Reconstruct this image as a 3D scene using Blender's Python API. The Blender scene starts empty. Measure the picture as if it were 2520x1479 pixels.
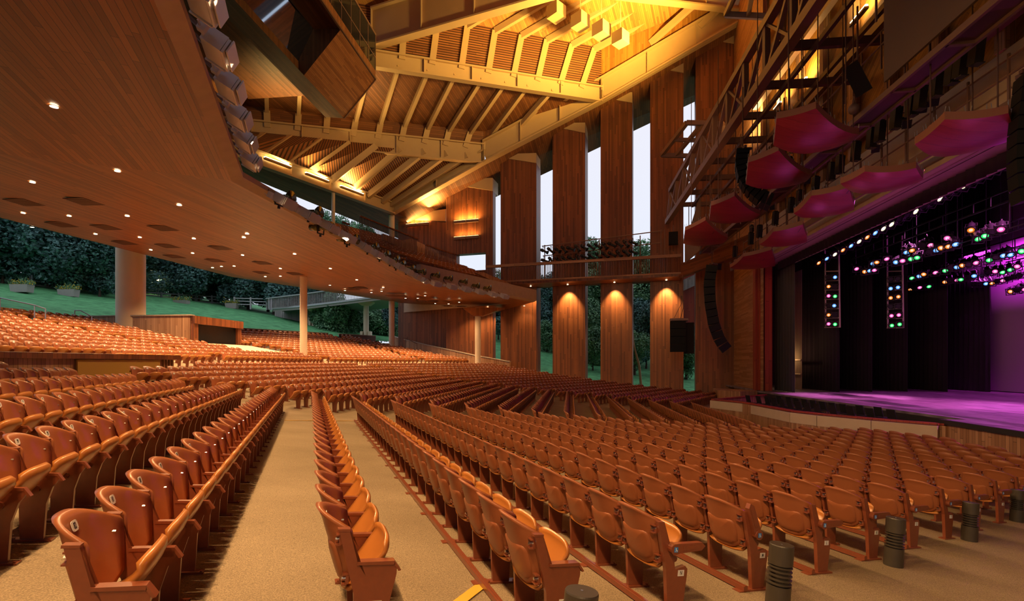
import bpy, math, random
import numpy as np
from mathutils import Vector, Matrix
random.seed(7)
SC = bpy.context.scene
COL = SC.collection
# ------------------------------------------------------------------ camera, world, exposure
F0, CX, HY, ZC = 1250.0, 1260.0, 895.0, 1.70
cam_data = bpy.data.cameras.new('camera')
cam_data.sensor_fit = 'HORIZONTAL'; cam_data.sensor_width = 36.0
cam_data.lens = F0 / 2520 * 36.0
cam_data.shift_y = (HY - 739.5) / 2520
cam_data.clip_end = 600
cam = bpy.data.objects.new('camera', cam_data); COL.objects.link(cam)
cam.location = (0, 0, ZC); cam.rotation_euler = (math.pi / 2, 0, 0)
SC.camera = cam
SC.view_settings.view_transform = 'Standard'
SC.view_settings.look = 'None'
SC.view_settings.exposure = 0.6
SC.view_settings.gamma = 1.0
SC.view_settings.use_curve_mapping = False
world = bpy.data.worlds.new('dusk_sky'); SC.world = world
world.use_nodes = True
wn = world.node_tree.nodes; wl = world.node_tree.links
bg = wn['Background']
tc = wn.new('ShaderNodeTexCoord'); sx = wn.new('ShaderNodeSeparateXYZ'); cr = wn.new('ShaderNodeValToRGB')
wl.new(tc.outputs['Generated'], sx.inputs[0]); wl.new(sx.outputs['Z'], cr.inputs[0])
cr.color_ramp.elements[0].position = 0.0; cr.color_ramp.elements[0].color = (0.72, 0.80, 0.92, 1)
cr.color_ramp.elements[1].position = 0.45; cr.color_ramp.elements[1].color = (0.80, 0.80, 0.90, 1)
wl.new(cr.outputs[0], bg.inputs[0]); bg.inputs[1].default_value = 0.72
try:
    SC.cycles.max_bounces = 6; SC.cycles.diffuse_bounces = 3; SC.cycles.glossy_bounces = 3
    SC.cycles.transmission_bounces = 3; SC.cycles.caustics_reflective = False; SC.cycles.caustics_refractive = False
    SC.cycles.sample_clamp_indirect = 4.0; SC.cycles.use_denoising = True
except Exception:
    pass
# ------------------------------------------------------------------ plan geometry
TH = .379
FA = (math.cos(TH), math.sin(TH)); RA = (-math.sin(TH), math.cos(TH))
PHB = math.radians(6.6)
FB = (math.cos(PHB), -math.sin(PHB)); RB = (math.sin(PHB), math.cos(PHB))
PHC = PHB * 2 + TH
FC = (math.cos(PHC), -math.sin(PHC)); RC = (math.sin(PHC), math.cos(PHC))
J0 = (18.4 * RA[0], 18.4 * RA[1]); LB = 19.0
J1 = (J0[0] + LB * RB[0], J0[1] + LB * RB[1])
HB = (TH + PHB) / 2
def dot(a, b): return a[0] * b[0] + a[1] * b[1]
ORG = {'A': (0, 0), 'B': J0, 'C': J1}
FD = {'A': FA, 'B': FB, 'C': FC}; RD = {'A': RA, 'B': RB, 'C': RC}
def blk(k, q, p):
    o = ORG[k]; f = FD[k]; r = RD[k]
    return (o[0] + f[0] * q + r[0] * p, o[1] + f[1] * q + r[1] * p)
def QR(x, y):
    return min(x * FA[0] + y * FA[1], (x - J0[0]) * FB[0] + (y - J0[1]) * FB[1], (x - J1[0]) * FC[0] + (y - J1[1]) * FC[1])
def FZ(q):
    q = max(-24.5, min(q, 21.5)); return -.1204 * q + .0022 * q * q
def LZ(q):                                  # lawn outside, behind the seats
    if q > -25: return FZ(q)
    d = -25 - q
    return FZ(-25) - .25 + .215 * d - .0004 * d * d
def hall(a, b, z=0.0):                      # a towards the stage, b along the proscenium, from the camera
    return Vector((FB[0] * a + RB[0] * b, FB[1] * a + RB[1] * b, z))
def ray(u, v): return ((u - CX) / F0, (HY - v) / F0)
def atY(u, v, Y):
    a, b = ray(u, v); return Vector((a * Y, Y, ZC + b * Y))
def atZ(u, v, z):
    a, b = ray(u, v); Y = (z - ZC) / b; return Vector((a * Y, Y, z))
def atA(u, v, a0):                          # on the vertical plane a = a0
    a, b = ray(u, v); Y = a0 / (a * FB[0] + FB[1]); return Vector((a * Y, Y, ZC + b * Y))
def atB(u, v, b0):
    a, b = ray(u, v); Y = b0 / (a * RB[0] + RB[1]); return Vector((a * Y, Y, ZC + b * Y))
def junc(k, q):                             # junction AB (k=0) / BC (k=1) at ring q
    J = (J0, J1)[k]; h = (PHB + (TH + PHB) / 2 - (TH + PHB)) if k == 0 else PHB + HB
    d = (math.cos(h), -math.sin(h)); t = q / math.cos(HB)
    return (J[0] + d[0] * t, J[1] + d[1] * t)
# ------------------------------------------------------------------ mesh builder
class MB:
    def __init__(s): s.v = []; s.f = []; s.m = []; s.uv = []
    def vert(s, p): s.v.append(tuple(p)); return len(s.v) - 1
    def face(s, idx, m=0): s.f.append(tuple(idx)); s.m.append(m)
    def poly(s, pts, m=0): s.face([s.vert(p) for p in pts], m)
    def box(s, c, size, rot=None, m=0):
        hx, hy, hz = size[0] / 2, size[1] / 2, size[2] / 2
        P = [Vector((x, y, z)) for x in (-hx, hx) for y in (-hy, hy) for z in (-hz, hz)]
        if rot is not None: P = [rot @ p for p in P]
        c = Vector(c); i = [s.vert(c + p) for p in P]
        for q in ((0, 1, 3, 2), (4, 6, 7, 5), (0, 4, 5, 1), (2, 3, 7, 6), (0, 2, 6, 4), (1, 5, 7, 3)):
            s.face([i[k] for k in q], m)
    def hexa(s, P, m=0):                    # 8 points: bottom ring 4, top ring 4
        i = [s.vert(p) for p in P]
        for q in ((3, 2, 1, 0), (4, 5, 6, 7), (0, 1, 5, 4), (1, 2, 6, 5), (2, 3, 7, 6), (3, 0, 4, 7)):
            s.face([i[k] for k in q], m)
    def bar(s, a, b, w, h=None, m=0, up=(0, 0, 1)):
        a = Vector(a); b = Vector(b); h = h or w
        d = (b - a)
        if d.length < 1e-6: return
        d.normalize(); up = Vector(up)
        x = d.cross(up)
        if x.length < 1e-3: x = d.cross(Vector((1, 0, 0)))
        x.normalize(); z = x.cross(d)
        P = []
        for e in (a, b):
            for sx, sz in ((-1, -1), (1, -1), (1, 1), (-1, 1)):
                P.append(e + x * (sx * w / 2) + z * (sz * h / 2))
        s.hexa(P, m)
    def tube(s, pts, r, n=8, m=0, cap=True):
        pts = [Vector(p) for p in pts]; rs = r if isinstance(r, (list, tuple)) else [r] * len(pts)
        rings = []
        for k, p in enumerate(pts):
            d = (pts[min(k + 1, len(pts) - 1)] - pts[max(k - 1, 0)]).normalized()
            x = d.cross(Vector((0, 0, 1)))
            if x.length < 1e-2: x = Vector((1, 0, 0))
            x.normalize(); y = x.cross(d)
            rings.append([s.vert(p + (x * math.cos(t) + y * math.sin(t)) * rs[k]) for t in [2 * math.pi * j / n for j in range(n)]])
        for a, b in zip(rings, rings[1:]):
            for j in range(n): s.face((a[j], a[(j + 1) % n], b[(j + 1) % n], b[j]), m)
        if cap:
            s.face(rings[0][::-1], m); s.face(rings[-1], m)
    def prism(s, prof, ax, t0, t1, m=0):    # polygon in the two other axes, extruded along ax
        def mk(p, t):
            if ax == 0: return (t, p[0], p[1])
            if ax == 1: return (p[0], t, p[1])
            return (p[0], p[1], t)
        a = [s.vert(mk(p, t0)) for p in prof]; b = [s.vert(mk(p, t1)) for p in prof]
        s.face(a[::-1], m); s.face(b, m)
        n = len(prof)
        for j in range(n): s.face((a[j], a[(j + 1) % n], b[(j + 1) % n], b[j]), m)
    def slab(s, pts, n, t, m=0):            # planar polygon thickened by t along vector n
        n = Vector(n).normalized() * t
        a = [s.vert(p) for p in pts]; b = [s.vert(Vector(p) + n) for p in pts]
        s.face(a, m); s.face(b[::-1], m); k = len(pts)
        for j in range(k): s.face((a[(j + 1) % k], a[j], b[j], b[(j + 1) % k]), m)
    def mesh(s, name, mats, across=None, smooth=False):
        me = bpy.data.meshes.new(name)
        me.from_pydata(s.v, [], s.f)
        for mm in (mats if isinstance(mats, (list, tuple)) else [mats]): me.materials.append(mm)
        if any(s.m): me.polygons.foreach_set('material_index', s.m)
        uvl = me.uv_layers.new(name='UVMap')
        V = s.v; out = []
        for f in s.f:
            if len(f) < 3: continue
            a, b, c = Vector(V[f[0]]), Vector(V[f[1]]), Vector(V[f[2]])
            n = (b - a).cross(c - a)
            if n.length < 1e-9 and len(f) > 3: n = (c - a).cross(Vector(V[f[3]]) - a)
            if n.length > 0: n.normalize()
            if across is not None:
                ux = Vector(across).normalized()
                ux = ux - n * ux.dot(n)
                if ux.length < .2:
                    ux = n.cross(Vector(across)); 
                    ux = n.cross(Vector((0, 0, 1))) if ux.length < .1 else ux
                if ux.length < 1e-3: ux = Vector((1, 0, 0))
                ux.normalize(); vy = n.cross(ux)
            elif abs(n.z) > .75: ux = Vector((1, 0, 0)); vy = Vector((0, 1, 0))
            else:
                ux = Vector((0, 0, 1)).cross(n)
                if ux.length < 1e-3: ux = Vector((1, 0, 0))
                ux.normalize(); vy = Vector((0, 0, 1))
            for i in f:
                p = Vector(V[i]); out += [p.dot(ux), p.dot(vy)]
        uvl.data.foreach_set('uv', out)
        if smooth: me.polygons.foreach_set('use_smooth', [True] * len(me.polygons))
        me.validate(); me.update()
        return me
def tag(o, label=None, cat=None, group=None, kind=None):
    if label: o['label'] = label
    if cat: o['category'] = cat
    if group: o['group'] = group
    if kind: o['kind'] = kind
    return o
def obj(name, mb, mats, parent=None, across=None, smooth=False, label=None, cat=None, group=None, kind=None, loc=None):
    me = mb.mesh(name, mats, across, smooth) if isinstance(mb, MB) else mb
    o = bpy.data.objects.new(name, me); COL.objects.link(o)
    if parent is not None: o.parent = parent
    if loc is not None: o.location = loc
    return tag(o, label, cat, group, kind)
def empty(name, loc=(0, 0, 0), rot=None, label=None, cat=None, group=None):
    o = bpy.data.objects.new(name, None); COL.objects.link(o); o.empty_display_size = .1
    if rot is not None: o.matrix_world = Matrix.Translation(loc) @ rot.to_4x4()
    else: o.location = loc
    return tag(o, label, cat, group)
def dup(o, parent=None, deep=True, kids=None):
    c = o.copy(); COL.objects.link(c); c.parent = parent
    if deep:
        for ch in (kids if kids is not None else KIDS.get(o.name, list(o.children))): dup(ch, c)
    return c
KIDS = {}
# ------------------------------------------------------------------ materials
def nt(name):
    m = bpy.data.materials.new(name); m.use_nodes = True
    t = m.node_tree; return m, t.nodes, t.links, t.nodes['Principled BSDF']
def setp(b, **k):
    for n, v in k.items():
        n = n.replace('_', ' ')
        if n in b.inputs: b.inputs[n].default_value = v
def plain(name, col, rough=.5, metal=0.0, noise=0.0, scale=4.0, bump=0.0, bscale=60.0, coat=0.0, spec=.5):
    m, N, L, b = nt(name)
    c = (*col, 1)
    b.inputs['Base Color'].default_value = c; b.inputs['Roughness'].default_value = rough; b.inputs['Metallic'].default_value = metal
    b.inputs['Specular IOR Level'].default_value = spec
    if coat: b.inputs['Coat Weight'].default_value = coat; b.inputs['Coat Roughness'].default_value = .1
    if noise or bump:
        t = N.new('ShaderNodeTexCoord')
    if noise:
        n = N.new('ShaderNodeTexNoise'); n.inputs['Scale'].default_value = scale; n.inputs['Detail'].default_value = 5
        L.new(t.outputs['Object'], n.inputs['Vector'])
        mx = N.new('ShaderNodeMix'); mx.data_type = 'RGBA'
        mx.inputs[6].default_value = tuple(x * (1 - noise) for x in col) + (1,)
        mx.inputs[7].default_value = tuple(min(1, x * (1 + noise)) for x in col) + (1,)
        L.new(n.outputs['Fac'], mx.inputs[0]); L.new(mx.outputs[2], b.inputs['Base Color'])
    if bump:
        n2 = N.new('ShaderNodeTexNoise'); n2.inputs['Scale'].default_value = bscale; n2.inputs['Detail'].default_value = 3
        L.new(t.outputs['Object'], n2.inputs['Vector'])
        bp = N.new('ShaderNodeBump'); bp.inputs['Strength'].default_value = bump; bp.inputs['Distance'].default_value = .02
        L.new(n2.outputs['Fac'], bp.inputs['Height']); L.new(bp.outputs[0], b.inputs['Normal'])
    return m
def wood(name, c1, c2, width=.14, length=3.2, rough=.45, gap=.06, var=.9, grain=.35):
    """boards: UV x across the boards in metres, UV y along them."""
    m, N, L, b = nt(name)
    uv = N.new('ShaderNodeUVMap'); sp = N.new('ShaderNodeSeparateXYZ'); L.new(uv.outputs[0], sp.inputs[0])
    def math_(op, a, bb=None):
        n = N.new('ShaderNodeMath'); n.operation = op
        for i, x in enumerate((a, bb)):
            if x is None: continue
            if isinstance(x, (int, float)): n.inputs[i].default_value = x
            else: L.new(x, n.inputs[i])
        return n.outputs[0]
    k = math_('DIVIDE', sp.outputs[0], width)
    ki = math_('FLOOR', k); kf = math_('FRACT', k)
    wn1 = N.new('ShaderNodeTexWhiteNoise'); wn1.noise_dimensions = '1D'; L.new(ki, wn1.inputs['W'])
    y = math_('ADD', math_('DIVIDE', sp.outputs[1], length), math_('MULTIPLY', wn1.outputs['Value'], 7.3))
    yi = math_('FLOOR', y); yf = math_('FRACT', y)
    cb = N.new('ShaderNodeCombineXYZ'); L.new(ki, cb.inputs[0]); L.new(yi, cb.inputs[1])
    wn2 = N.new('ShaderNodeTexWhiteNoise'); wn2.noise_dimensions = '2D'; L.new(cb.outputs[0], wn2.inputs['Vector'])
    # grain
    gv = N.new('ShaderNodeCombineXYZ')
    L.new(math_('MULTIPLY', sp.outputs[0], 28.0), gv.inputs[0]); L.new(math_('MULTIPLY', sp.outputs[1], 1.6), gv.inputs[1]); L.new(math_('MULTIPLY', ki, 3.7), gv.inputs[2])
    gn = N.new('ShaderNodeTexNoise'); gn.inputs['Scale'].default_value = 1.0; gn.inputs['Detail'].default_value = 4; gn.inputs['Distortion'].default_value = .6
    L.new(gv.outputs[0], gn.inputs['Vector'])
    fac = math_('ADD', math_('MULTIPLY', wn2.outputs['Value'], var), math_('MULTIPLY', math_('SUBTRACT', gn.outputs['Fac'], .5), grain * 2))
    cl = N.new('ShaderNodeClamp'); L.new(fac, cl.inputs[0])
    mx = N.new('ShaderNodeMix'); mx.data_type = 'RGBA'; mx.inputs[6].default_value = (*c1, 1); mx.inputs[7].default_value = (*c2, 1)
    L.new(cl.outputs[0], mx.inputs[0])
    g1 = math_('LESS_THAN', kf, gap); g2 = math_('LESS_THAN', yf, .004)
    g = math_('MAXIMUM', g1, g2)
    mg = N.new('ShaderNodeMix'); mg.data_type = 'RGBA'; L.new(g, mg.inputs[0]); L.new(mx.outputs[2], mg.inputs[6])
    mg.inputs[7].default_value = (c1[0] * .18, c1[1] * .18, c1[2] * .18, 1)
    L.new(mg.outputs[2], b.inputs['Base Color'])
    b.inputs['Roughness'].default_value = rough
    bp = N.new('ShaderNodeBump'); bp.inputs['Strength'].default_value = .5; bp.inputs['Distance'].default_value = .01
    L.new(math_('SUBTRACT', 1.0, g), bp.inputs['Height']); L.new(bp.outputs[0], b.inputs['Normal'])
    return m
def emis(name, col, s):
    m, N, L, b = nt(name)
    b.inputs['Base Color'].default_value = (0, 0, 0, 1)
    b.inputs['Emission Color'].default_value = (*col, 1); b.inputs['Emission Strength'].default_value = s
    return m
M = {}
M['soffit'] = wood('soffit_boards', (.165, .042, .007), (.33, .100, .018), .14, 3.4, .42, .07)
M['pillar'] = wood('pillar_boards', (.13, .037, .012), (.28, .090, .028), .15, 4.2, .45, .05)
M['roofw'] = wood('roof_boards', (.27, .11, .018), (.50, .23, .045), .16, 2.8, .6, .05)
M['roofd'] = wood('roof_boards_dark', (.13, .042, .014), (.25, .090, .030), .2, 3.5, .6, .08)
M['louver'] = wood('louvre_boards', (.22, .075, .025), (.38, .15, .05), .22, 6.0, .6, .42, .5)
M['cedar'] = wood('cedar_boards', (.30, .14, .065), (.52, .29, .16), .13, 3.0, .55, .07)
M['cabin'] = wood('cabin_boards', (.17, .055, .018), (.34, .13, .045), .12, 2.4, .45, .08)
M['seatback'] = plain('seat_back_plastic', (.31, .098, .038), .38, noise=.05, scale=3, bump=.03, bscale=250, coat=.12, spec=.3)
M['seatpan'] = plain('seat_pan_plastic', (.46, .165, .036), .30, coat=.25)
M['iron'] = plain('seat_iron_paint', (.22, .058, .026), .32, noise=.15, scale=25, coat=.3)
M['bolt'] = plain('bolt_steel', (.75, .75, .75), .25, 1.0)
M['plate'] = plain('white_enamel_plate', (.74, .72, .70), .35)
M['ink'] = plain('black_ink', (.012, .012, .014), .5)
M['blue'] = plain('blue_sticker', (.03, .23, .70), .4)
M['beam'] = plain('cream_beam_paint', (.50, .33, .17), .5, noise=.06, scale=1.5)
M['column'] = plain('column_paint', (.70, .56, .42), .55, noise=.05, scale=2, bump=.05, bscale=30)
M['conc'] = plain('concrete_cream', (.55, .42, .30), .8, noise=.12, scale=2, bump=.2, bscale=40)
M['fascia'] = plain('balcony_fascia_concrete', (.46, .34, .26), .75, noise=.15, scale=3)
M['steel'] = plain('brown_steel', (.20, .105, .075), .45, noise=.1, scale=8)
M['steeld'] = plain('dark_brown_steel', (.11, .05, .04), .5)
M['black'] = plain('matt_black', (.012, .012, .013), .45)
M['blackg'] = plain('gloss_black', (.02, .02, .022), .2)
M['drape'] = plain('black_drape', (.030, .014, .032), .9)
M['brass'] = plain('smoked_brass_glass', (.16, .13, .05), .2, .6)
M['white'] = plain('fixture_white_paint', (.62, .62, .72), .3, .3)
M['wtop'] = plain('weathered_boards', (.38, .31, .25), .8, noise=.3, scale=6)
M['greyw'] = wood('weathered_cedar', (.26, .24, .24), (.46, .43, .43), .13, 3, .8, .14)
M['galv'] = plain('galvanised_rail', (.42, .48, .58), .35, .8)
M['glassd'] = plain('dark_window_glass', (.012, .014, .016), .06)
M['mirror'] = plain('reflective_window_glass', (.42, .46, .52), .03, 1.0)
M['yellow'] = plain('yellow_line_paint', (.75, .42, .04), .6)
M['pitblk'] = plain('stage_apron_black', (.020, .020, .022), .6)
M['bollard'] = plain('bollard_dark_paint', (.052, .042, .032), .4, noise=.15, scale=10)
M['redbr'] = wood('red_boards', (.25, .03, .02), (.36, .06, .03), .2, 6, .5, .05)
ORDN = ['first', 'second', 'third', 'fourth', 'fifth', 'sixth', 'seventh', 'eighth', 'ninth', 'tenth', 'eleventh', 'twelfth', 'thirteenth', 'fourteenth', 'fifteenth', 'sixteenth', 'seventeenth', 'eighteenth', 'nineteenth', 'twentieth',
        'twenty-first', 'twenty-second', 'twenty-third', 'twenty-fourth', 'twenty-fifth', 'twenty-sixth', 'twenty-seventh', 'twenty-eighth', 'twenty-ninth', 'thirtieth']
# ------------------------------------------------------------------ house lights (lamp objects)
def lamp(kind, name, loc, energy, col, radius=.15, size=None, aim=None, blend=.6, cone=100, sizey=None):
    d = bpy.data.lights.new(name, kind); d.energy = energy; d.color = col
    if kind == 'AREA':
        d.shape = 'RECTANGLE' if sizey else 'SQUARE'; d.size = size or 1
        if sizey: d.size_y = sizey
    else: d.shadow_soft_size = radius
    if kind == 'SPOT': d.spot_size = math.radians(cone); d.spot_blend = blend
    o = bpy.data.objects.new(name, d); COL.objects.link(o); o.location = loc
    if aim is not None:
        o.rotation_mode = 'QUATERNION'; o.rotation_quaternion = (Vector(aim) - Vector(loc)).to_track_quat('-Z', 'Y')
    return o
WARM = (1.0, .60, .26); GOLD = (1.0, .66, .20); MAG = (1.0, .10, .62); PUR = (.62, .12, 1.0)
QF, ZF = -2.4, 7.75            # front edge of the balcony
def soffit_z(q):
    t = max(0, min(1, (QF - q) / 17.6)); return ZF + 1.35 * t
# row of house lights along the balcony front
for k, ps in (('A', [18.05 - 1.53 * 1.3 * i for i in range(9)] + [-.5, -3, -6]), ('B', [2, 6, 10, 14, 18]), ('C', [3, 7.5, 12])):  # the three appended to A are unseen, added to brighten the right-hand floor
    for p in ps:
        if k != 'A':
            x, y = blk(k, QF + .9, p); lamp('SPOT', 'balcony_front_lamp', (x, y, ZF - .3), 440, WARM, .12, aim=(*blk(k, QF - 1.5, p), 0), cone=140, blend=.5); continue
        x, y = blk(k, QF + .9, p)
        tx, ty = blk(k, QF + 6.5, p - (.6 if k == 'A' else 0))
        lamp('SPOT', 'balcony_front_lamp', (x, y, ZF + .25), (640 if k == 'A' else 330), WARM, .05, aim=(tx, ty, -1), cone=150, blend=.5)
# ------------------------------------------------------------------ floor
def ring_pts(q, ext=22, near=-14, n=1):
    P = [blk('A', q, near), blk('A', q, 4), junc(0, q)]
    j0, j1 = junc(0, q), junc(1, q)
    P.append(((j0[0] + j1[0]) / 2, (j0[1] + j1[1]) / 2)); P.append(j1); P.append(blk('C', q, ext))
    return P
def floor_mat():
    m, N, L, b = nt('aggregate_concrete')
    t = N.new('ShaderNodeTexCoord')
    n1 = N.new('ShaderNodeTexNoise'); n1.inputs['Scale'].default_value = .55; n1.inputs['Detail'].default_value = 7
    n2 = N.new('ShaderNodeTexNoise'); n2.inputs['Scale'].default_value = 95; n2.inputs['Detail'].default_value = 2
    L.new(t.outputs['Object'], n1.inputs[0]); L.new(t.outputs['Object'], n2.inputs[0])
    r1 = N.new('ShaderNodeValToRGB'); L.new(n1.outputs['Fac'], r1.inputs[0])
    r1.color_ramp.elements[0].position = .35; r1.color_ramp.elements[0].color = (.30, .215, .125, 1)
    r1.color_ramp.elements[1].position = .7; r1.color_ramp.elements[1].color = (.43, .32, .20, 1)
    r2 = N.new('ShaderNodeValToRGB'); L.new(n2.outputs['Fac'], r2.inputs[0])
    r2.color_ramp.elements[0].position = .38; r2.color_ramp.elements[0].color = (.55, .55, .55, 1)
    r2.color_ramp.elements[1].position = .62; r2.color_ramp.elements[1].color = (1, 1, 1, 1)
    mx = N.new('ShaderNodeMix'); mx.data_type = 'RGBA'; mx.blend_type = 'MULTIPLY'; mx.inputs[0].default_value = 1
    L.new(r1.outputs[0], mx.inputs[6]); L.new(r2.outputs[0], mx.inputs[7]); L.new(mx.outputs[2], b.inputs['Base Color'])
    b.inputs['Roughness'].default_value = .75
    bp = N.new('ShaderNodeBump'); bp.inputs['Strength'].default_value = .35; bp.inputs['Distance'].default_value = .01
    L.new(n2.outputs['Fac'], bp.inputs['Height']); L.new(bp.outputs[0], b.inputs['Normal'])
    return m
M['floor'] = floor_mat()
mb = MB(); prev = None
qs = [26, 21.5] + [21.5 - .9 * i for i in range(1, 52)] + [-25.0]
for q in qs:
    row = [mb.vert((x, y, FZ(q))) for x, y in ring_pts(q)]
    if prev:
        for j in range(len(row) - 1): mb.face((prev[j], prev[j + 1], row[j + 1], row[j]))
    prev = row
obj('floor', mb, M['floor'], kind='structure', smooth=False)
# lawn
def lawn_mat():
    m, N, L, b = nt('lawn_grass')
    t = N.new('ShaderNodeTexCoord'); mp = N.new('ShaderNodeMapping'); mp.inputs['Scale'].default_value = (1, 1, 1)
    L.new(t.outputs['Object'], mp.inputs[0])
    n1 = N.new('ShaderNodeTexNoise'); n1.inputs['Scale'].default_value = .9; n1.inputs['Detail'].default_value = 8; n1.inputs['Roughness'].default_value = .7
    L.new(mp.outputs[0], n1.inputs[0])
    r = N.new('ShaderNodeValToRGB'); L.new(n1.outputs['Fac'], r.inputs[0])
    r.color_ramp.elements[0].position = .3; r.color_ramp.elements[0].color = (.028, .17, .062, 1)
    r.color_ramp.elements[1].position = .75; r.color_ramp.elements[1].color = (.14, .52, .20, 1)
    L.new(r.outputs[0], b.inputs['Base Color']); b.inputs['Roughness'].default_value = .9
    n2 = N.new('ShaderNodeTexNoise'); n2.inputs['Scale'].default_value = 9; n2.inputs['Detail'].default_value = 6; L.new(mp.outputs[0], n2.inputs[0])
    bp = N.new('ShaderNodeBump'); bp.inputs['Strength'].default_value = .9; bp.inputs['Distance'].default_value = .15
    L.new(n2.outputs['Fac'], bp.inputs['Height']); L.new(bp.outputs[0], b.inputs['Normal'])
    return m
M['lawn'] = lawn_mat()
mb = MB(); prev = None; rr = random.Random(3)
for i in range(34):
    q = -25.2 - 2.0 * i
    j0, j1 = junc(0, q), junc(1, q)
    P = [blk('A', q, -16), blk('A', q, 2), j0]
    P += [(j0[0] + (j1[0] - j0[0]) * t / 12, j0[1] + (j1[1] - j0[1]) * t / 12) for t in range(1, 12)] + [j1]
    P += [blk('C', q, p) for p in range(-2 if q > -30 else 0, 60, 5) if True]
    row = [mb.vert((x, y, LZ(q) - max(0, (k - 17)) * .22 * (1 if q < -25.5 else .9) + rr.uniform(-.08, .08))) for k, (x, y) in enumerate(P)]
    if prev and len(prev) == len(row):
        for j in range(len(row) - 1): mb.face((prev[j], prev[j + 1], row[j + 1], row[j]))
    prev = row
obj('lawn_ground', mb, M['lawn'], kind='structure', smooth=True)
# outer ground all round, under the lawn and outside the side wall
mb = MB(); mb.poly([(-150, -60, -5.5), (160, -60, -5.5), (160, 190, -5.5), (-150, 190, -5.5)])
obj('ground', mb, M['lawn'], kind='structure')
# grassy bank seen between the pillars
mb = MB()
def bank(x, y):
    d = (y - (56.5 - .30 * x)); q = QR(x, y)
    return max(-3.0, FZ(max(q, -24))) - .4 + .10 * d - .03 * max(0, x)
nx, ny = 26, 12; ids = []
for i in range(nx + 1):
    col = []
    for j in range(ny + 1):
        x = -12 + i * 2.4; y = (56.0 - .30 * x) + j * 4.0
        col.append(mb.vert((x, y, bank(x, y))))
    ids.append(col)
for i in range(nx):
    for j in range(ny): mb.face((ids[i][j], ids[i + 1][j], ids[i + 1][j + 1], ids[i][j + 1]))
obj('lawn_bank_ground', mb, M['lawn'], kind='structure', smooth=True)
# ------------------------------------------------------------------ balcony: soffit, fascia, deck
def ring_grid(k, pf, pb, nq, npp, zf, q0=QF, q1=-20.0, th=0):
    mb = MB(); G = []
    for i in range(npp + 1):
        t = i / npp; c = []
        for j in range(nq + 1):
            s = j / nq; q = q0 + (q1 - q0) * s
            if callable(pb):
                qb, pbb, zb = pb(t); q = q0 + (qb - q0) * s; p = pf * t + (pbb - pf * t) * s; z = ZF + (zb - ZF) * s
                x, y = blk(k, q, p)
            else:
                a0, a1 = pf(q), pb_(k, q); p = a0 + (a1 - a0) * t; x, y = blk(k, q, p); z = zf(q)
            c.append(mb.vert((x, y, z)))
        G.append(c)
    for i in range(npp):
        for j in range(nq): mb.face((G[i][j], G[i][j + 1], G[i + 1][j + 1], G[i + 1][j]))
    return mb
TB = math.tan(HB)
def pb_(k, q): return {'A': 18.4 - q * TB, 'B': LB - q * TB}[k]
obj('ceiling_balcony_near', ring_grid('A', lambda q: -14, None, 10, 8, soffit_z), M['soffit'], across=(*FA, 0), kind='structure')
obj('ceiling_balcony_centre', ring_grid('B', lambda q: q * TB, None, 10, 8, soffit_z), M['soffit'], across=(*FB, 0), kind='structure')
def cback(t):
    if t <= .75: return (-20.0, -20 * TB + (14.3 + 20 * TB) * t / .75, 9.1 - .45 * t)
    s = (t - .75) / .25; return (-20 + 12 * s, 14.3 + 3.3 * s, 8.76 - 1.3 * s)
def csoff(q, p): return soffit_z(q)
mbc = MB(); G = []
for i in range(17):
    t = i / 16; qb, pbk, zb = cback(t); pfr = QF * TB + (15.2 - QF * TB) * t; c = []
    for j in range(11):
        s = j / 10; q = QF + (qb - QF) * s; p = pfr + (pbk - pfr) * s
        x, y = blk('C', q, p); c.append(mbc.vert((x, y, ZF + (zb - ZF) * s)))
    G.append(c)
for i in range(16):
    for j in range(10): mbc.face((G[i][j], G[i][j + 1], G[i + 1][j + 1], G[i + 1][j]))
obj('ceiling_balcony_far', mbc, M['soffit'], across=(*FC, 0), kind='structure')
# fascia band all along the front + the tiered deck of the upper seats
def front_line(off=0.0, c_end=15.2):
    q = QF + off
    P = [blk('A', q, -14)] + [blk('A', q, p) for p in (0, 6, 12)] + [junc(0, q), blk('B', q, 9.5), junc(1, q), blk('C', q, c_end / 2), blk('C', q, c_end)]
    return P
mb = MB()
Pf = front_line(0); Pg = front_line(.35)
for a, b, c, d in zip(Pf, Pf[1:], Pg, Pg[1:]):
    h = 1.15 if a[1] > 34 else .3
    mb.hexa([(*a, ZF - .02), (*b, ZF - .02), (*d, ZF + .12), (*c, ZF + .12), (*a, ZF + h), (*b, ZF + h), (*d, ZF + h), (*c, ZF + h)])
obj('wall_balcony_front', mb, M['fascia'], kind='structure')
def deck_z(q, k='C'): return (8.6 + (QF - q) * .405) if k == 'C' else (7.9 + (QF - q) * .33)
mb = MB()
for k, p0, p1 in (('A', lambda q: -14, lambda q: 18.4 - q * TB), ('B', lambda q: q * TB, lambda q: LB - q * TB), ('C', lambda q: q * TB, lambda q: 15.0 if q > -14 else 15.0 + (-14 - q) * .0)):
    for i in range(15):
        q0 = QF - 1.2 * i; q1 = q0 - 1.2; z = max(deck_z(q0, k) - .1, soffit_z(q0) + .3); z0 = max(z - .5, soffit_z(q0) + .1)
        mb.poly([(*blk(k, q0, p0(q0)), z), (*blk(k, q0, p1(q0)), z), (*blk(k, q1, p1(q1)), z), (*blk(k, q1, p0(q1)), z)])
        mb.poly([(*blk(k, q0, p0(q0)), z0), (*blk(k, q0, p1(q0)), z0), (*blk(k, q0, p1(q0)), z), (*blk(k, q0, p0(q0)), z)])
        if k == 'C':
            mb.poly([(*blk(k, q0, 15), ZF), (*blk(k, q1, 15), ZF), (*blk(k, q1, 15), z), (*blk(k, q0, 15), z)])
obj('balcony_deck_slab', mb, M['fascia'], kind='structure')
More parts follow.
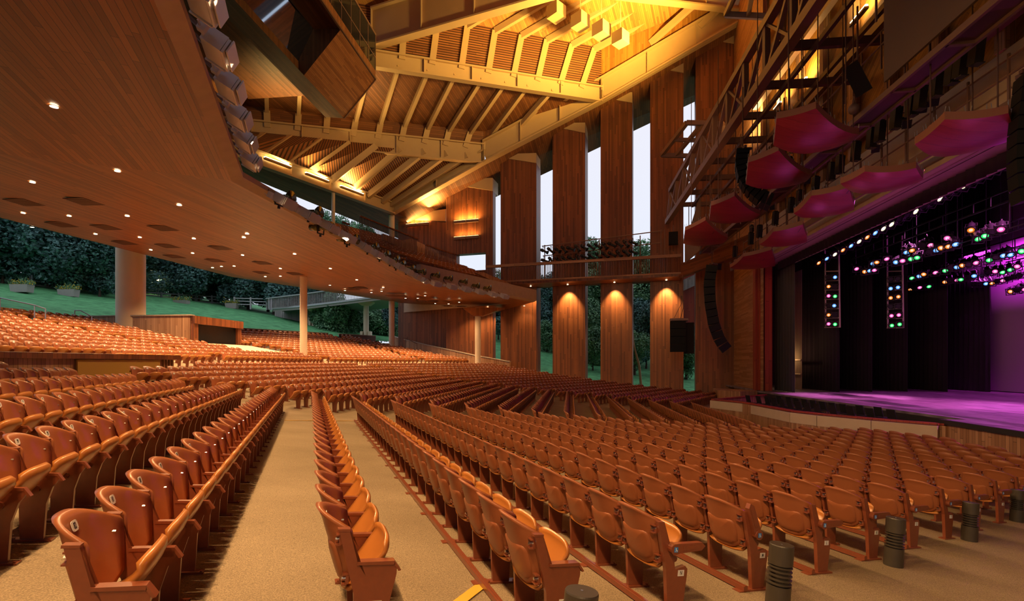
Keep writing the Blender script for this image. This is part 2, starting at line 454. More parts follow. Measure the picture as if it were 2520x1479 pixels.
# back rim of the balcony
mb = MB()
def back_line():
    q = -20.0
    return [(*blk('A', q, -14), 9.1), (*junc(0, q), 9.1), (*junc(1, q), 9.1), (*blk('C', q, 14.3), 8.76)]
bl = back_line()
for a, b in zip(bl, bl[1:]):
    mb.poly([a, b, (b[0], b[1], 13.2), (a[0], a[1], 13.2)])
obj('wall_balcony_back', mb, M['pillar'], kind='structure')
# ------------------------------------------------------------------ timber pillars of the far side wall
W = Vector((.958, -.287, 0)); WN = Vector((.287, .958, 0))      # along the wall towards the stage, outwards
def wallY(u, off=0.0):
    a = (u - CX) / F0; return (54.0 + off) / (1 + .30 * a)
def wp(u, v, off=0.0):
    return atY(u, v, wallY(u, off))
PIL = [  # u left, u right, v top left, v top right, v bottom, depth
    (980, 1098, 540, 545, 905, 2.2, 'widest timber pillar beside the far end of the balcony, one lit sconce high on it'),
    (1098, 1213, 452, 470, 905, .9, 'broad timber pillar with a square window opening and four small lights'),
    (1232, 1320, 388, 402, 917, 0.0, 'timber pillar whose foot stands just beyond the rounded end of the balcony'),
    (1360, 1440, 312, 328, 935, 0.0, 'timber pillar with a pool of light under the walkway, nearest the balcony'),
    (1478, 1556, 240, 254, 948, 0.0, 'middle of the three timber pillars with pools of light under the walkway'),
    (1600, 1682, 165, 180, 960, 0.0, 'timber pillar behind the hanging stack of box loudspeakers'),
    (1712, 1806, 92, 108, 970, 0.0, 'tallest timber pillar, joined to the wall beside the stage')]
cap_mb = []
for i, (ul, ur, vtl, vtr, vb, off, lab) in enumerate(PIL):
    A = wp(ul, vb, off); B = wp(ur, vb, off)
    A.z = B.z = min(A.z, B.z) - .6
    zt0 = wp(ul, vtl, off).z; zt1 = wp(ur, vtr, off).z
    D = WN * 1.9
    if i < 2:
        if i == 1:      # window opening: build as pieces round the hole
            z0, z1 = wp(1123, 668, off).z, wp(1123, 626, off).z
            uu = (1123, 1195)
            mb = MB()
            def pc(u0, u1, za0, za1, zb0, zb1):
                P, Q_ = wp(u0, vb, off), wp(u1, vb, off)
                mb.hexa([(P.x, P.y, za0), (Q_.x, Q_.y, za1), (Q_.x + D.x * .5, Q_.y + D.y * .5, za1), (P.x + D.x * .5, P.y + D.y * .5, za0),
                         (P.x, P.y, zb0), (Q_.x, Q_.y, zb1), (Q_.x + D.x * .5, Q_.y + D.y * .5, zb1), (P.x + D.x * .5, P.y + D.y * .5, zb0)])
            t = lambda u: zt0 + (zt1 - zt0) * (u - ul) / (ur - ul)
            pc(ul, uu[0], A.z, A.z, t(ul), t(uu[0])); pc(uu[1], ur, A.z, A.z, t(uu[1]), t(ur))
            pc(uu[0], uu[1], A.z, A.z, z0, z0); pc(uu[0], uu[1], z1, z1, t(uu[0]), t(uu[1]))
        else:
            mb = MB(); mb.hexa([A, B, B + D * .4, A + D * .4, Vector((A.x, A.y, zt0)), Vector((B.x, B.y, zt1)), Vector((B.x, B.y, zt1)) + D * .4, Vector((A.x, A.y, zt0)) + D * .4])
    else:
        mb = MB(); mb.hexa([A, B, B + D, A + D, Vector((A.x, A.y, zt0)), Vector((B.x, B.y, zt1)), Vector((B.x, B.y, zt1)) + D, Vector((A.x, A.y, zt0)) + D])
    obj('pillar', mb, M['pillar'], label=lab, cat='pillar', kind='structure')
    # tapered cream bearing block on top
    mb = MB(); h0 = .35; h1 = 1.05
    if i < 2: h0, h1 = .5, 1.4
    A2 = Vector((A.x, A.y, zt0)) - WN * .1; B2 = Vector((B.x, B.y, zt1)) - WN * .1
    mb.hexa([A2, B2, B2 + D, A2 + D, A2 + Vector((0, 0, h0 + (0 if i > 1 else 0))), B2 + Vector((0, 0, h1)), B2 + D + Vector((0, 0, h1)), A2 + D + Vector((0, 0, h0))])
    obj('bearing_block', mb, M['beam'], kind='structure')
# cladding wall between the last pillar and the stage opening
mb = MB()
Pw = wp(1806, 970, 0); Pe = hall(14.0, 39.0); zt = 34
mb.poly([(Pw.x, Pw.y, -4), (Pe.x, Pe.y, -4), (Pe.x, Pe.y, zt), (Pw.x, Pw.y, zt)])
obj('wall_side_splay', mb, M['cedar'], across=(0, 0, 1), kind='structure')
# ------------------------------------------------------------------ roof
def ib(name, a, b, h, w=.5, web=.12, fl=.14, mat='beam', label=None):   # welded I-beam: lower flange line from a to b, height h
    a = Vector(a); b = Vector(b); mb = MB(); up = Vector((0, 0, 1))
    mb.bar(a, b, w, fl); mb.bar(a + up * h, b + up * h, w, fl); mb.bar(a + up * h / 2, b + up * h / 2, web, h)
    n = max(2, int((b - a).length / 4))
    for i in range(n + 1):
        p = a.lerp(b, i / n); mb.box(p + up * h / 2, (w * .8, .06, h), (b - a).to_track_quat('Y', 'Z').to_matrix() if False else Matrix.Rotation(math.atan2((b - a).y, (b - a).x) - math.pi / 2, 3, 'Z'))
    return obj(name, mb, M[mat], kind='structure', label=label, cat='beam' if label else None)
def EP(u, v): 
    a = (u - CX) / F0; return atY(u, v, 52.5 / (1 + .30 * a))
E0, E1, E2, E3 = EP(968, 525), EP(1190, 401), EP(1480, 250), EP(1838, 45)
for i, (a, b) in enumerate(((E0, E1), (E1, E2), (E2, E3))):
    ib('roof_edge_beam', a, b, (1.2, 2.2, 2.2)[i], .8)
BA0, BA1 = E1, atZ(575, 343, E1.z)
BB0, BB1 = E2, atZ(920, 165, E2.z)
ib('roof_beam', BA0, BA1 + (BA1 - BA0) * .12, 1.9, .6)
ib('roof_beam', BB0, BB1, 1.35, .6)
BC0 = atY(917, 116, 44.0); BC1 = atY(1325, 0, 40.0); BC1 = BC0 + (BC1 - BC0) * 1.6
ib('roof_beam', BC0, BC1, 3.2, .8)
BD0, BD1 = atY(1842, 30, 46.0), atZ(1590, 0, atY(1842, 30, 46).z)
ib('roof_beam', BD0, BD0 + (BD1 - BD0) * 2.6, 2.0, .7)
L0, L1 = E0.copy(), atZ(600, 393, E0.z)
ib('roof_beam', L0, L1 + (L1 - L0) * .25, 1.1, .6)
def quad(name, P, mat, across=None, kind='structure'):
    mb = MB(); mb.poly(P); return obj(name, mb, M[mat], across=across, kind=kind)
up = Vector((0, 0, 1)); dA = (BA1 - BA0).normalized(); dB = (BB1 - BB0).normalized(); dW = W
# panel 1: between the lowest beam and beam A (ribbed, lit from below)
LOWJ = ((560, 585), (600, 650), (648, 715), (707, 790), (758, 860), (812, 925), (868, 985), (905, 1045), (940, 1100), (962, 1150), (967, 1186))
# panel 2: upright band over beam A, then the slope up to beam B
K0, K1 = BA0 + up * 3.3, BA1 + up * 3.3 + (BA1 - BA0) * .2
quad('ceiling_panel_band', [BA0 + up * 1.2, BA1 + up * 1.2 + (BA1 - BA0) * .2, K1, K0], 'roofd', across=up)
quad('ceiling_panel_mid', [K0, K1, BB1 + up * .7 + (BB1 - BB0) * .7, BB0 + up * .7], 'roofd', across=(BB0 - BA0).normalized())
# panel 3: louvred band over beam B, then the golden slope
K2, K3 = BB0 + up * 5.3, BB1 + up * 5.3 + (BB1 - BB0) * .2
quad('ceiling_panel_louvre', [BB0 + up * 1.2, BB1 + up * 1.2 + (BB1 - BB0) * .2, K3, K2], 'louver', across=up)
quad('ceiling_panel_gold', [K2, K3, BD0 + (BD1 - BD0) * 3.2 + up * 2.2, BD0 + up * 2.2], 'roofw', across=(E3 - E2).normalized())
quad('ceiling_panel_top', [BD0 + up * 2.0, BD0 + (BD1 - BD0) * 3.4 + up * 2.0, BD0 + (BD1 - BD0) * 3.4 + up * 5 + Vector((14, -4, 3)), BD0 + up * 5 + Vector((14, -4, 3))], 'roofw', across=W)
quad('ceiling_panel_cream', [atY(505, 150, 46), atY(586, 219, 47.5), atY(546, 229, 47), atY(500, 243, 46)], 'beam')
lamp('SPOT', 'cream_panel_lamp', atY(560, 300, 44), 900, GOLD, .2, aim=atY(545, 200, 47), cone=40, blend=1)
# triangle infills beside the edge beam
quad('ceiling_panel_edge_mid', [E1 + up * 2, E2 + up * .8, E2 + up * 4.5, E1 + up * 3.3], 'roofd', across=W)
quad('ceiling_panel_edge_top', [E2 + up * 2, E3 + up * 1.6, E3 + up * 4.4, E2 + up * 5.3], 'roofw', across=W)
# dark planked eave between edge beam and the openings
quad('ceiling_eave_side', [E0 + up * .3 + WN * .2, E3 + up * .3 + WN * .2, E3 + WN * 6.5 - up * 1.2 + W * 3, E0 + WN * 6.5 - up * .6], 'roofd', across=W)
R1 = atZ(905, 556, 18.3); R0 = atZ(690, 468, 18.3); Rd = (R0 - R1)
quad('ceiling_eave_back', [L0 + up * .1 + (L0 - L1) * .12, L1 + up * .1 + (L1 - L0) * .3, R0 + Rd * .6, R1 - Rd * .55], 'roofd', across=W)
# joists
def joist(a, k, b, w=.34, h=.55):
    mb = MB(); pts = [a, k, b] if k is not None else [a, b]
    for p, q in zip(pts, pts[1:]): mb.bar(p, q, w, h)
    obj('roof_joist', mb, M['beam'], kind='structure')
def onl(P, Q_, u):                     # point of line P-Q seen at column u
    a = (u - CX) / F0; d = Q_ - P
    t = (a * P.y - P.x) / (d.x - a * d.y); return P + d * t
for ub, uk, vk, ut, vt in ((989, None, 0, 996, 95), (1063, None, 0, 1077, 62), (1135, 1150, 50, 1165, -10), (1201, 1218, 70, 1275, 0), (1263, 1283, 84, 1350, 0), (1322, 1345, 96, 1442, 0), (1378, 1407, 108, 1530, 0),
                         (1430, 1462, 118, 1608, 0), (1483, 1515, 132, 1690, 0)):
    a = onl(BB0, BB1, ub) + up * 1.0
    if uk is None: joist(a, None, onl(K2, K3, ut) - up * .3); continue
    k = onl(K2, K3, uk) - up * .3
    e = onl(BD0 + up * 1.9, BD1 + up * 1.9, 1500 + (ut - 1275) * .75)
    tt = 1.0; e = k + (E3 - E2).normalized() * 11.5 + up * -.6
    joist(a, k, e)
for (u0, v0, u1, v1) in ((1600, 110, 1728, 14), (1722, 70, 1795, 20)):
    joist(EP(u0, v0) + up * .1, None, EP(u0, v0) + (BD0 + (BD1 - BD0) * (1 - (u1 - 1560) / 280) + up * 1.4 - EP(u0, v0)))
for ub, uk, ut in ((580, 580, 570), (659, 657, 652), (733, 735, 742), (803, 806, 832), (869, 876, 915), (930, 937, 982), (988, 996, 1055), (1044, 1053, 1121), (1096, 1105, 1187), (1145, 1157, 1245), (1190, 1207, 1300)):
    a = onl(BA0, BA1, ub) + up * 1.4; k = onl(K0, K1, uk) - up * .3
    if ut is None: joist(a, None, k); b = k + (E2 - E1) * .9; joist(k, None, b); continue
    joist(a, k, onl(BB0, BB1, ut) + up * .6)
joist(EP(1282, 345) + up * 1.6, None, onl(BB0, BB1, 1360) + up * .5); joist(EP(1375, 295) + up * 1.8, None, onl(BB0, BB1, 1412) + up * .5)
lj = [(onl(L0, L1, a), onl(BA0, BA1, b)) for a, b in LOWJ]
for a, b in lj[1:-1]: joist(a + up * .85, None, b + up * .65, .45, .6)
lj = [(lj[0][0] + (lj[0][0] - lj[2][0]) * 2, lj[0][1] + (lj[0][1] - lj[2][1]) * 2)] + lj
mb = MB()
for (a, b), (c, d) in zip(lj, lj[1:]):
    mb.poly([a + up * 1.12, b + up * .92, d + up * .92, c + up * 1.12])
obj('ceiling_panel_low', mb, M['louver'], across=(E1 - E0).normalized(), kind='structure')
# ceiling out of the picture, over the camera and the near seats
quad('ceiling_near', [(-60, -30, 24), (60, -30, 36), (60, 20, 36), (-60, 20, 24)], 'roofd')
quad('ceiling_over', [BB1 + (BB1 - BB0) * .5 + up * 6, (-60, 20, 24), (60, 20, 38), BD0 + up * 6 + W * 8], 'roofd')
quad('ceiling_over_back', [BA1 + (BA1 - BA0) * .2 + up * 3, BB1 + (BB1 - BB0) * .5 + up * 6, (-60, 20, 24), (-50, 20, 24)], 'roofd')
for i in range(18):
    mb = MB(); x0 = -48 + i * 5.6; mb.hexa([(x0, -13, -6), (x0 + 3.7, -13, -6), (x0 + 3.7, -11.5, -6), (x0, -11.5, -6), (x0, -13, 32), (x0 + 3.7, -13, 32), (x0 + 3.7, -11.5, 32), (x0, -11.5, 32)]); obj('pillar_near', mb, M['pillar'], kind='structure')
# ------------------------------------------------------------------ stage, pit and proscenium
ZS = ZC - 2.0                                # stage floor level
def stage_mat():
    m, N, L, b = nt('stage_floor')
    t = N.new('ShaderNodeTexCoord'); mp = N.new('ShaderNodeMapping'); mp.inputs['Scale'].default_value = (3.0, .5, 1)
    mp.inputs['Rotation'].default_value = (0, 0, .5)
    L.new(t.outputs['Object'], mp.inputs[0])
    n = N.new('ShaderNodeTexNoise'); n.inputs['Scale'].default_value = 2; n.inputs['Detail'].default_value = 8; L.new(mp.outputs[0], n.inputs[0])
    r = N.new('ShaderNodeValToRGB'); L.new(n.outputs['Fac'], r.inputs[0])
    r.color_ramp.elements[0].position = .35; r.color_ramp.elements[0].color = (.10, .08, .10, 1)
    r.color_ramp.elements[1].position = .7; r.color_ramp.elements[1].color = (.32, .26, .32, 1)
    L.new(r.outputs[0], b.inputs['Base Color']); b.inputs['Roughness'].default_value = .5
    return m
M['stage'] = stage_mat()
mb = MB(); lip = [hall(13.6, 40.3), hall(14.1, 20.0), hall(13.2, 19.8), hall(13.2, -4)]
pts = [*lip, hall(36, -4), hall(36, 51), hall(14.6, 51), hall(14.0, 40.6)]
mb.slab([(p.x, p.y, ZS) for p in pts], (0, 0, -1), .12)
obj('floor_stage', mb, M['stage'], kind='structure')
mb = MB()
mb.poly([(*hall(13.6, 40.3).xy, -4.2), (*hall(14.1, 20).xy, -4.2), (*hall(14.1, 20).xy, ZS - .1), (*hall(13.6, 40.3).xy, ZS - .1)])
obj('wall_stage_apron', mb, M['pitblk'], kind='structure')
mb = MB()
for a, b in ((hall(14.1, 20.0), hall(13.2, 19.8)), (hall(13.2, 19.8), hall(13.2, -4))):
    mb.hexa([(a.x, a.y, -4), (b.x, b.y, -4), (b.x + .3, b.y, -4), (a.x + .3, a.y, -4), (a.x, a.y, ZS - .16), (b.x, b.y, ZS - .16), (b.x + .3, b.y, ZS - .16), (a.x + .3, a.y, ZS - .16)])
obj('wall_stage_front', mb, M['cedar'], kind='structure')
mb = MB(); a, b = hall(13.15, 19.85), hall(13.15, -4); mb.bar((a.x, a.y, ZS - .07), (b.x, b.y, ZS - .07), .12, .17)
obj('trim_stage_nosing', mb, M['pitblk'], kind='structure')
# orchestra pit wall
ZP = ZC - 2.15
PW = [(37.0, 8.6), (32.5, 9.3), (24.6, 9.9), (23.2, 10.2)]
pitpx = [(1755, 983), (1836, 991), (1954, 1012), (2019, 1019), (2151, 1031), (2313, 1044)]
PP = [atZ(u, v, ZP) for u, v in pitpx]
PP.append(hall(14.0, 20.1)); PP[-1].z = ZP
PP = [Vector((hall(13.4, 37).x, hall(13.4, 37).y, ZP))] + PP
mb = MB(); mb2 = MB(); mb3 = MB()
for i, (a, b) in enumerate(zip(PP, PP[1:])):
    n = Vector(((b - a).y, -(b - a).x, 0)).normalized() * -.18
    mb.hexa([(a.x, a.y, -4.2), (b.x, b.y, -4.2), (b.x - n.x, b.y - n.y, -4.2), (a.x - n.x, a.y - n.y, -4.2), (a.x, a.y, ZP - .05), (b.x, b.y, ZP - .05), (b.x - n.x, b.y - n.y, ZP - .05), (a.x - n.x, a.y - n.y, ZP - .05)])
    mb2.bar(a, b, .26, .07)
    if 1 <= i <= 5:
        a1 = a.lerp(b, .0 if i != 2 else .22); b1 = a.lerp(b, 1.0 if i != 1 else .93); o = n * -1.25
        if i == 1: b1 = a.lerp(b, .98)
        mb3.hexa([(a1.x + o.x, a1.y + o.y, ZP - .5), (b1.x + o.x, b1.y + o.y, ZP - .5), (b1.x, b1.y, ZP - .5), (a1.x, a1.y, ZP - .5),
                  (a1.x + o.x, a1.y + o.y, ZP - .05), (b1.x + o.x, b1.y + o.y, ZP - .05), (b1.x, b1.y, ZP - .05), (a1.x, a1.y, ZP - .05)])
PITWALL = empty('orchestra_pit_wall', (0, 0, 0), label='low curved timber wall with cream panels in front of the stage', cat='wall')
obj('boarded_wall', mb, M['cedar'], PITWALL); obj('handrail', mb2, M['redbr'], PITWALL); obj('cream_panel', mb3, M['conc'], PITWALL, label='cream panel along the top')
PITPTS = PP
# pit floor
mb = MB(); mb.poly([(*p.xy, -3.9) for p in PP[1:]] + [(*hall(13.6, 40.3).xy, -3.9)][::1]); obj('floor_pit', mb, M['pitblk'], kind='structure')
# side piece of the apron at the far end
mb = MB(); a, b = atZ(1766, 958, ZS + .05), atZ(1822, 962, ZS + .05)
c = hall(14.2, 39.6); mb.hexa([(a.x, a.y, -4), (b.x, b.y, -4), (c.x, c.y, -4), (a.x + .8, a.y + 3, -4), (a.x, a.y, ZS), (b.x, b.y, ZS), (c.x, c.y, ZS), (a.x + .8, a.y + 3, ZS)])
obj('wall_stage_wing_front', mb, M['cedar'], kind='structure')
# pit chairs
def mk_pit_chair():
    r = empty('pit_chair', (0, 0, 0))
    m1 = MB(); m1.box((0, 0, .45), (.44, .42, .05)); obj('seat', m1, M['black'], r)
    m1 = MB(); m1.hexa([(-.2, -.2, .5), (.2, -.2, .5), (.2, -.17, .5), (-.2, -.17, .5), (-.19, -.3, .9), (.19, -.3, .9), (.19, -.27, .9), (-.19, -.27, .9)]); obj('backrest', m1, M['blackg'], r)
    m1 = MB()
    for x in (-.2, .2):
        for y, y2 in ((-.2, -.22), (.2, .2)): m1.bar((x, y, .45), (x, y2, 0), .025)
    m1.bar((-.2, -.2, .42), (.2, -.2, .42), .025); m1.bar((-.2, .2, .42), (.2, .2, .42), .025); m1.bar((-.2, -.2, .42), (-.2, .2, .42), .025); m1.bar((.2, -.2, .42), (.2, .2, .42), .025)
    obj('chair_frame', m1, M['steel'], r)
    KIDS['pit_chair'] = list(r.children); return r
pc0 = mk_pit_chair(); first = True
for row, off in ((0, .9), (1, 2.0)):
    segs = PP[1:7]
    L_ = [0]
    for a, b in zip(segs, segs[1:]): L_.append(L_[-1] + (b - a).length)
    d = 1.5; n = 0
    while d < L_[-1] - 2.2 - row * 1.5:
        j = max(i for i in range(len(L_)) if L_[i] <= d); a, b = segs[j], segs[j + 1]; t = (d - L_[j]) / (b - a).length
        p = a.lerp(b, t); nn = Vector((FB[0], FB[1], 0)); p = p + nn * (off + .25)
        o = pc0 if first else dup(pc0, kids=KIDS['pit_chair']); first = False
        o.location = (p.x, p.y, -1.0); o.rotation_euler = (0, 0, math.atan2(FB[1], FB[0]) - math.pi / 2 + .25)
        tag(o, 'black stacking chair in the %s row inside the orchestra pit' % ('row nearest the pit wall' if row == 0 else 'second row from the pit wall'), 'chair', 'black chairs in the pit, %s row' % ('front' if row == 0 else 'second'))
        d += .78; n += 1
mb = MB(); mb.slab([(*(PP[1] + Vector((FB[0], FB[1], 0)) * .3).xy, -1.0)] + [(*(p + Vector((FB[0], FB[1], 0)) * .3).xy, -1.0) for p in PP[2:7]] + [(*(p + Vector((FB[0], FB[1], 0)) * 3.0).xy, -1.0) for p in PP[6:0:-1]], (0, 0, -1), .1)
obj('floor_pit_riser', mb, M['pitblk'], kind='structure')
# proscenium: wall above and beside the opening
ZO = ZC + 7.35
mb = MB()
def hp(a, b, z): v = hall(a, b, z); return (v.x, v.y, v.z)
mb.poly([hp(14, 39, ZO), hp(14, -6, ZO), hp(14, -6, 36), hp(14, 39, 36)])
obj('wall_proscenium', mb, M['roofw'], across=(0, FB[0] * .6, .8), kind='structure')
mb = MB(); mb.slab([hp(13.7, 39, ZO), hp(13.7, -6, ZO), hp(13.7, -6, ZO + 2.6), hp(13.7, 39, ZO + 2.6)], (FB[0], FB[1], 0), .2)
obj('wall_proscenium_band', mb, M['conc'], kind='structure')
mb = MB(); mb.slab([hp(13.6, 40, ZO), hp(13.6, -6, ZO), hp(16.5, -6, ZO + .1), hp(16.5, 40, ZO + .1)], (0, 0, 1), .25)
obj('trim_proscenium_soffit', mb, M['fascia'], kind='structure')
# red lit side reveal of the opening
mb = MB()
for i, (b0, b1) in enumerate(((40.9, 40.35), (40.25, 39.9), (39.8, 39.1))):
    a0 = 13.9 + i * .12; P, Q_ = hall(a0, b0), hall(a0, b1); mb.hexa([(P.x, P.y, ZS), (Q_.x, Q_.y, ZS), (*hall(a0 + .5, b1).xy, ZS), (*hall(a0 + .5, b0).xy, ZS), (P.x, P.y, ZO + 1), (Q_.x, Q_.y, ZO + 1), (*hall(a0 + .5, b1).xy, ZO + 1), (*hall(a0 + .5, b0).xy, ZO + 1)])
obj('proscenium_side_panels', mb, M['redbr'], kind='structure', label='red boarded strips at the far side of the stage opening', cat='wall')
# black box of the stage house
mb = MB()
for P in (((30.9, -8), (30.9, 50)), ((14.3, 50), (31, 50)), ((14.3, -9), (31, -9))):
    (a0, b0), (a1, b1) = P; mb.poly([hp(a0, b0, ZS), hp(a1, b1, ZS), hp(a1, b1, 26), hp(a0, b0, 26)])
mb.poly([hp(14.1, -8, 24), hp(31, -8, 24), hp(31, 50, 24), hp(14.1, 50, 24)])
mb.poly([hp(14.25, 39, ZO), hp(14.25, -6, ZO), hp(14.25, -6, 26), hp(14.25, 39, 26)])
obj('wall_stage_house', mb, M['drape'], kind='structure')
# drapes
def drape(name, a0, b0, b1, z0, z1, mat, label, cat, fold=.12, n=None):
    mb = MB(); n = n or max(8, int(abs(b1 - b0) / .16)); prev = None
    for i in range(n + 1):
        b = b0 + (b1 - b0) * i / n; off = fold * (.5 + .5 * math.sin(i * 2.1)) if fold else 0
        P = hall(a0 + off, b); c = (mb.vert((P.x, P.y, z0)), mb.vert((P.x, P.y, z1)))
        if prev: mb.face((prev[0], c[0], c[1], prev[1]))
        prev = c
    o = obj(name, mb, mat, label=label, cat=cat, smooth=True)
    md = o.modifiers.new('thick', 'SOLIDIFY'); md.thickness = .02
    return o
nm = ['nearest the stage opening', 'second from the stage opening', 'third from the stage opening', 'fourth from the stage opening', 'fifth from the stage opening', 'nearest the purple backdrop']
M['leg0'] = plain('grey_drape', (.075, .07, .08), .9); 
for i, (a0, be) in enumerate(((15.2, 36.8), (18.6, 37.9), (21.0, 38.4), (23.6, 38.9), (26.2, 38.9), (29.0, 39.0))):
    drape('stage_drape', a0, be, be + (3.6 if i == 0 else 5.8), ZS + .02, 16, M['leg0'] if i == 0 else M['drape'], 'black masking drape at the far side of the stage, ' + nm[i], 'curtain')
drape('stage_border', 15.0, -5, 39.2, ZO - .5, 18, M['drape'], 'long black border curtain hanging along the top of the stage opening', 'curtain')
M['cyc'] = plain('cyclorama_cloth', (.60, .34, .64), .9, spec=.1)
drape('stage_backdrop', 30.4, -6, 41.2, ZS + .05, 17, M['cyc'], 'pale backdrop cloth lit purple at the back of the stage', 'backdrop', fold=.015, n=90)
mb = MB(); mb.box((0, 0, 0), (.1, 40, .12), Matrix.Rotation(-PHB, 3, 'Z')); obj('backdrop_batten', mb, M['black'], loc=hall(30.2, 17, ZS + .08), label='black batten along the foot of the purple backdrop', cat='batten')
# ropes and rails glimpsed in the wing
mb = MB()
for i in range(9): 
    p = hall(17.8, 41.75 + i * .14); mb.bar((p.x, p.y, ZS), (p.x, p.y, 9), .03)
for z in (ZS + 1.2, ZS + 2.3): a, b = hall(17.7, 41.6), hall(17.7, 43.0); mb.bar((a.x, a.y, z), (b.x, b.y, z), .1)
obj('fly_rope_rail', mb, M['conc'], label='rack of pale fly ropes glimpsed between the first two drapes', cat='ropes')
lamp('POINT', 'wing_work_lamp', hall(17.0, 42.6, 2.2), 30, WARM, .1)
# stage wash
for (a, b, ta, tb, e, c, cone) in ((20, 30, 17.0, 33.5, 17000, (1.0, .22, .72), 34), (21, 24, 18.0, 28.0, 9000, (1.0, .16, .72), 44), (22, 14, 17.0, 20.0, 9000, (.95, .16, .85), 56), (22, 28, 24, 24, 5000, (.8, .16, .9), 60), (16, 20, 16.0, 27, 4000, (1, .14, .6), 70)):
    lamp('SPOT', 'stage_wash_lamp', hall(a, b, 13), e, c, .15, aim=hall(ta, tb, ZS), cone=cone, blend=.9)
for bb in (38.5, 32.7, 26.9, 21.1, 15.3):
    lamp('AREA', 'backdrop_wash_lamp', hall(28.9, bb, 9.6), 330, (.86, .07, .80), size=5.6, sizey=.3, aim=hall(30.4, bb, 6.6))
for (a, b, z, ta, tb, tz, e) in ((13.3, 31, ZS + .3, 9.8, 26, 9, 420), (13.3, 24, ZS + .3, 10.5, 22, 9.5, 520), (13.3, 18, ZS + .3, 11, 16, 9, 600), (13.2, 36, ZS + .3, 11, 39, 6, 260)):
    lamp('SPOT', 'uplight_lamp', hall(a, b, z), e * .24, MAG, .1, aim=hall(ta, tb, tz), cone=70, blend=.9)
lamp('SPOT', 'side_magenta_lamp', hall(12.5, 22, 9.6), 900, MAG, .1, aim=hall(6, 36.5, -2.5), cone=24, blend=.9)
lamp('SPOT', 'side_red_lamp', hall(13.0, 20, 9), 700, (1, .06, .12), .1, aim=hall(14, 40, 4), cone=34, blend=.9)
# stage lights on bars
LC = {'P': (1.0, .10, .45), 'B': (.10, .36, 1.0), 'O': (1.0, .22, .01), 'G': (.02, .85, .16), 'W': (1, .85, .6), 'K': None}
LM = {k: (emis('gel_lens_' + k, c, .8) if c else M['blackg']) for k, c in LC.items()}
for k in LM:
    if k != 'K': # hotter centre
        pass
parmesh = {}
def par_mesh():
    mb = MB(); n = 12
    prof = [(.0, .30), (.07, .30), (.11, .18), (.12, -.10), (.13, -.24), (.10, -.24), (.095, -.2)]
    rings = []
    for r, z in prof: rings.append([mb.vert((r * math.cos(2 * math.pi * j / n), r * math.sin(2 * math.pi * j / n), z)) for j in range(n)])
    for a, b in zip(rings, rings[1:]):
        for j in range(n): mb.face((a[j], a[(j + 1) % n], b[(j + 1) % n], b[j]))
    lens = MB()
    for rr_, zz_, mi_ in ((.098, -.205, 0), (.055, -.209, 1)): lens.face([lens.vert((rr_ * math.cos(2 * math.pi * j / n), rr_ * math.sin(2 * math.pi * j / n), zz_)) for j in range(n)][::-1], mi_)
    fr = MB()
    for sx, sy, w, h in ((0, .15, .34, .03), (0, -.15, .34, .03), (.15, 0, .03, .34), (-.15, 0, .03, .34)): fr.box((sx, sy, -.255), (w, h, .01))
    yk = MB(); yk.bar((-.15, 0, 0), (-.15, 0, .28), .03, .012); yk.bar((.15, 0, 0), (.15, 0, .28), .03, .012); yk.bar((-.15, 0, .28), (.15, 0, .28), .03, .012); yk.bar((0, 0, .28), (0, 0, .5), .03)
    return mb.mesh('can', M['blackg'], smooth=True), lens, fr.mesh('gel_frame', M['black']), yk.mesh('yoke', M['black'])
PCAN, PLENS, PFR, PYK = par_mesh()
LH = {k: (emis('gel_core_' + k, tuple(.35 + .65 * x for x in c), 1.1) if c else M['blackg']) for k, c in LC.items()}
lensm = {k: PLENS.mesh('lens_' + k, [LM[k], LH[k]]) for k in LM}
CN = {'P': 'pink', 'B': 'blue', 'O': 'amber', 'G': 'green', 'W': 'white', 'K': 'unlit'}
def par(loc, aim, k, label, group, s=1.0, name='stage_light'):
    r = empty(name, (0, 0, 0), label=label, cat='stage light', group=group)
    q = (Vector(loc) - Vector(aim)).to_track_quat('Z', 'Y')
    r.matrix_world = Matrix.Translation(loc) @ q.to_matrix().to_4x4() @ Matrix.Scale(s, 4)
    for nme, me in (('lamp_body', PCAN), ('lens', lensm[k]), ('gel_frame', PFR), ('yoke', PYK)):
        o = bpy.data.objects.new(nme, me); COL.objects.link(o); o.parent = r
    return r
def cz(x, y): return (1960 + x / 4.5, 560 + y / 4.5)
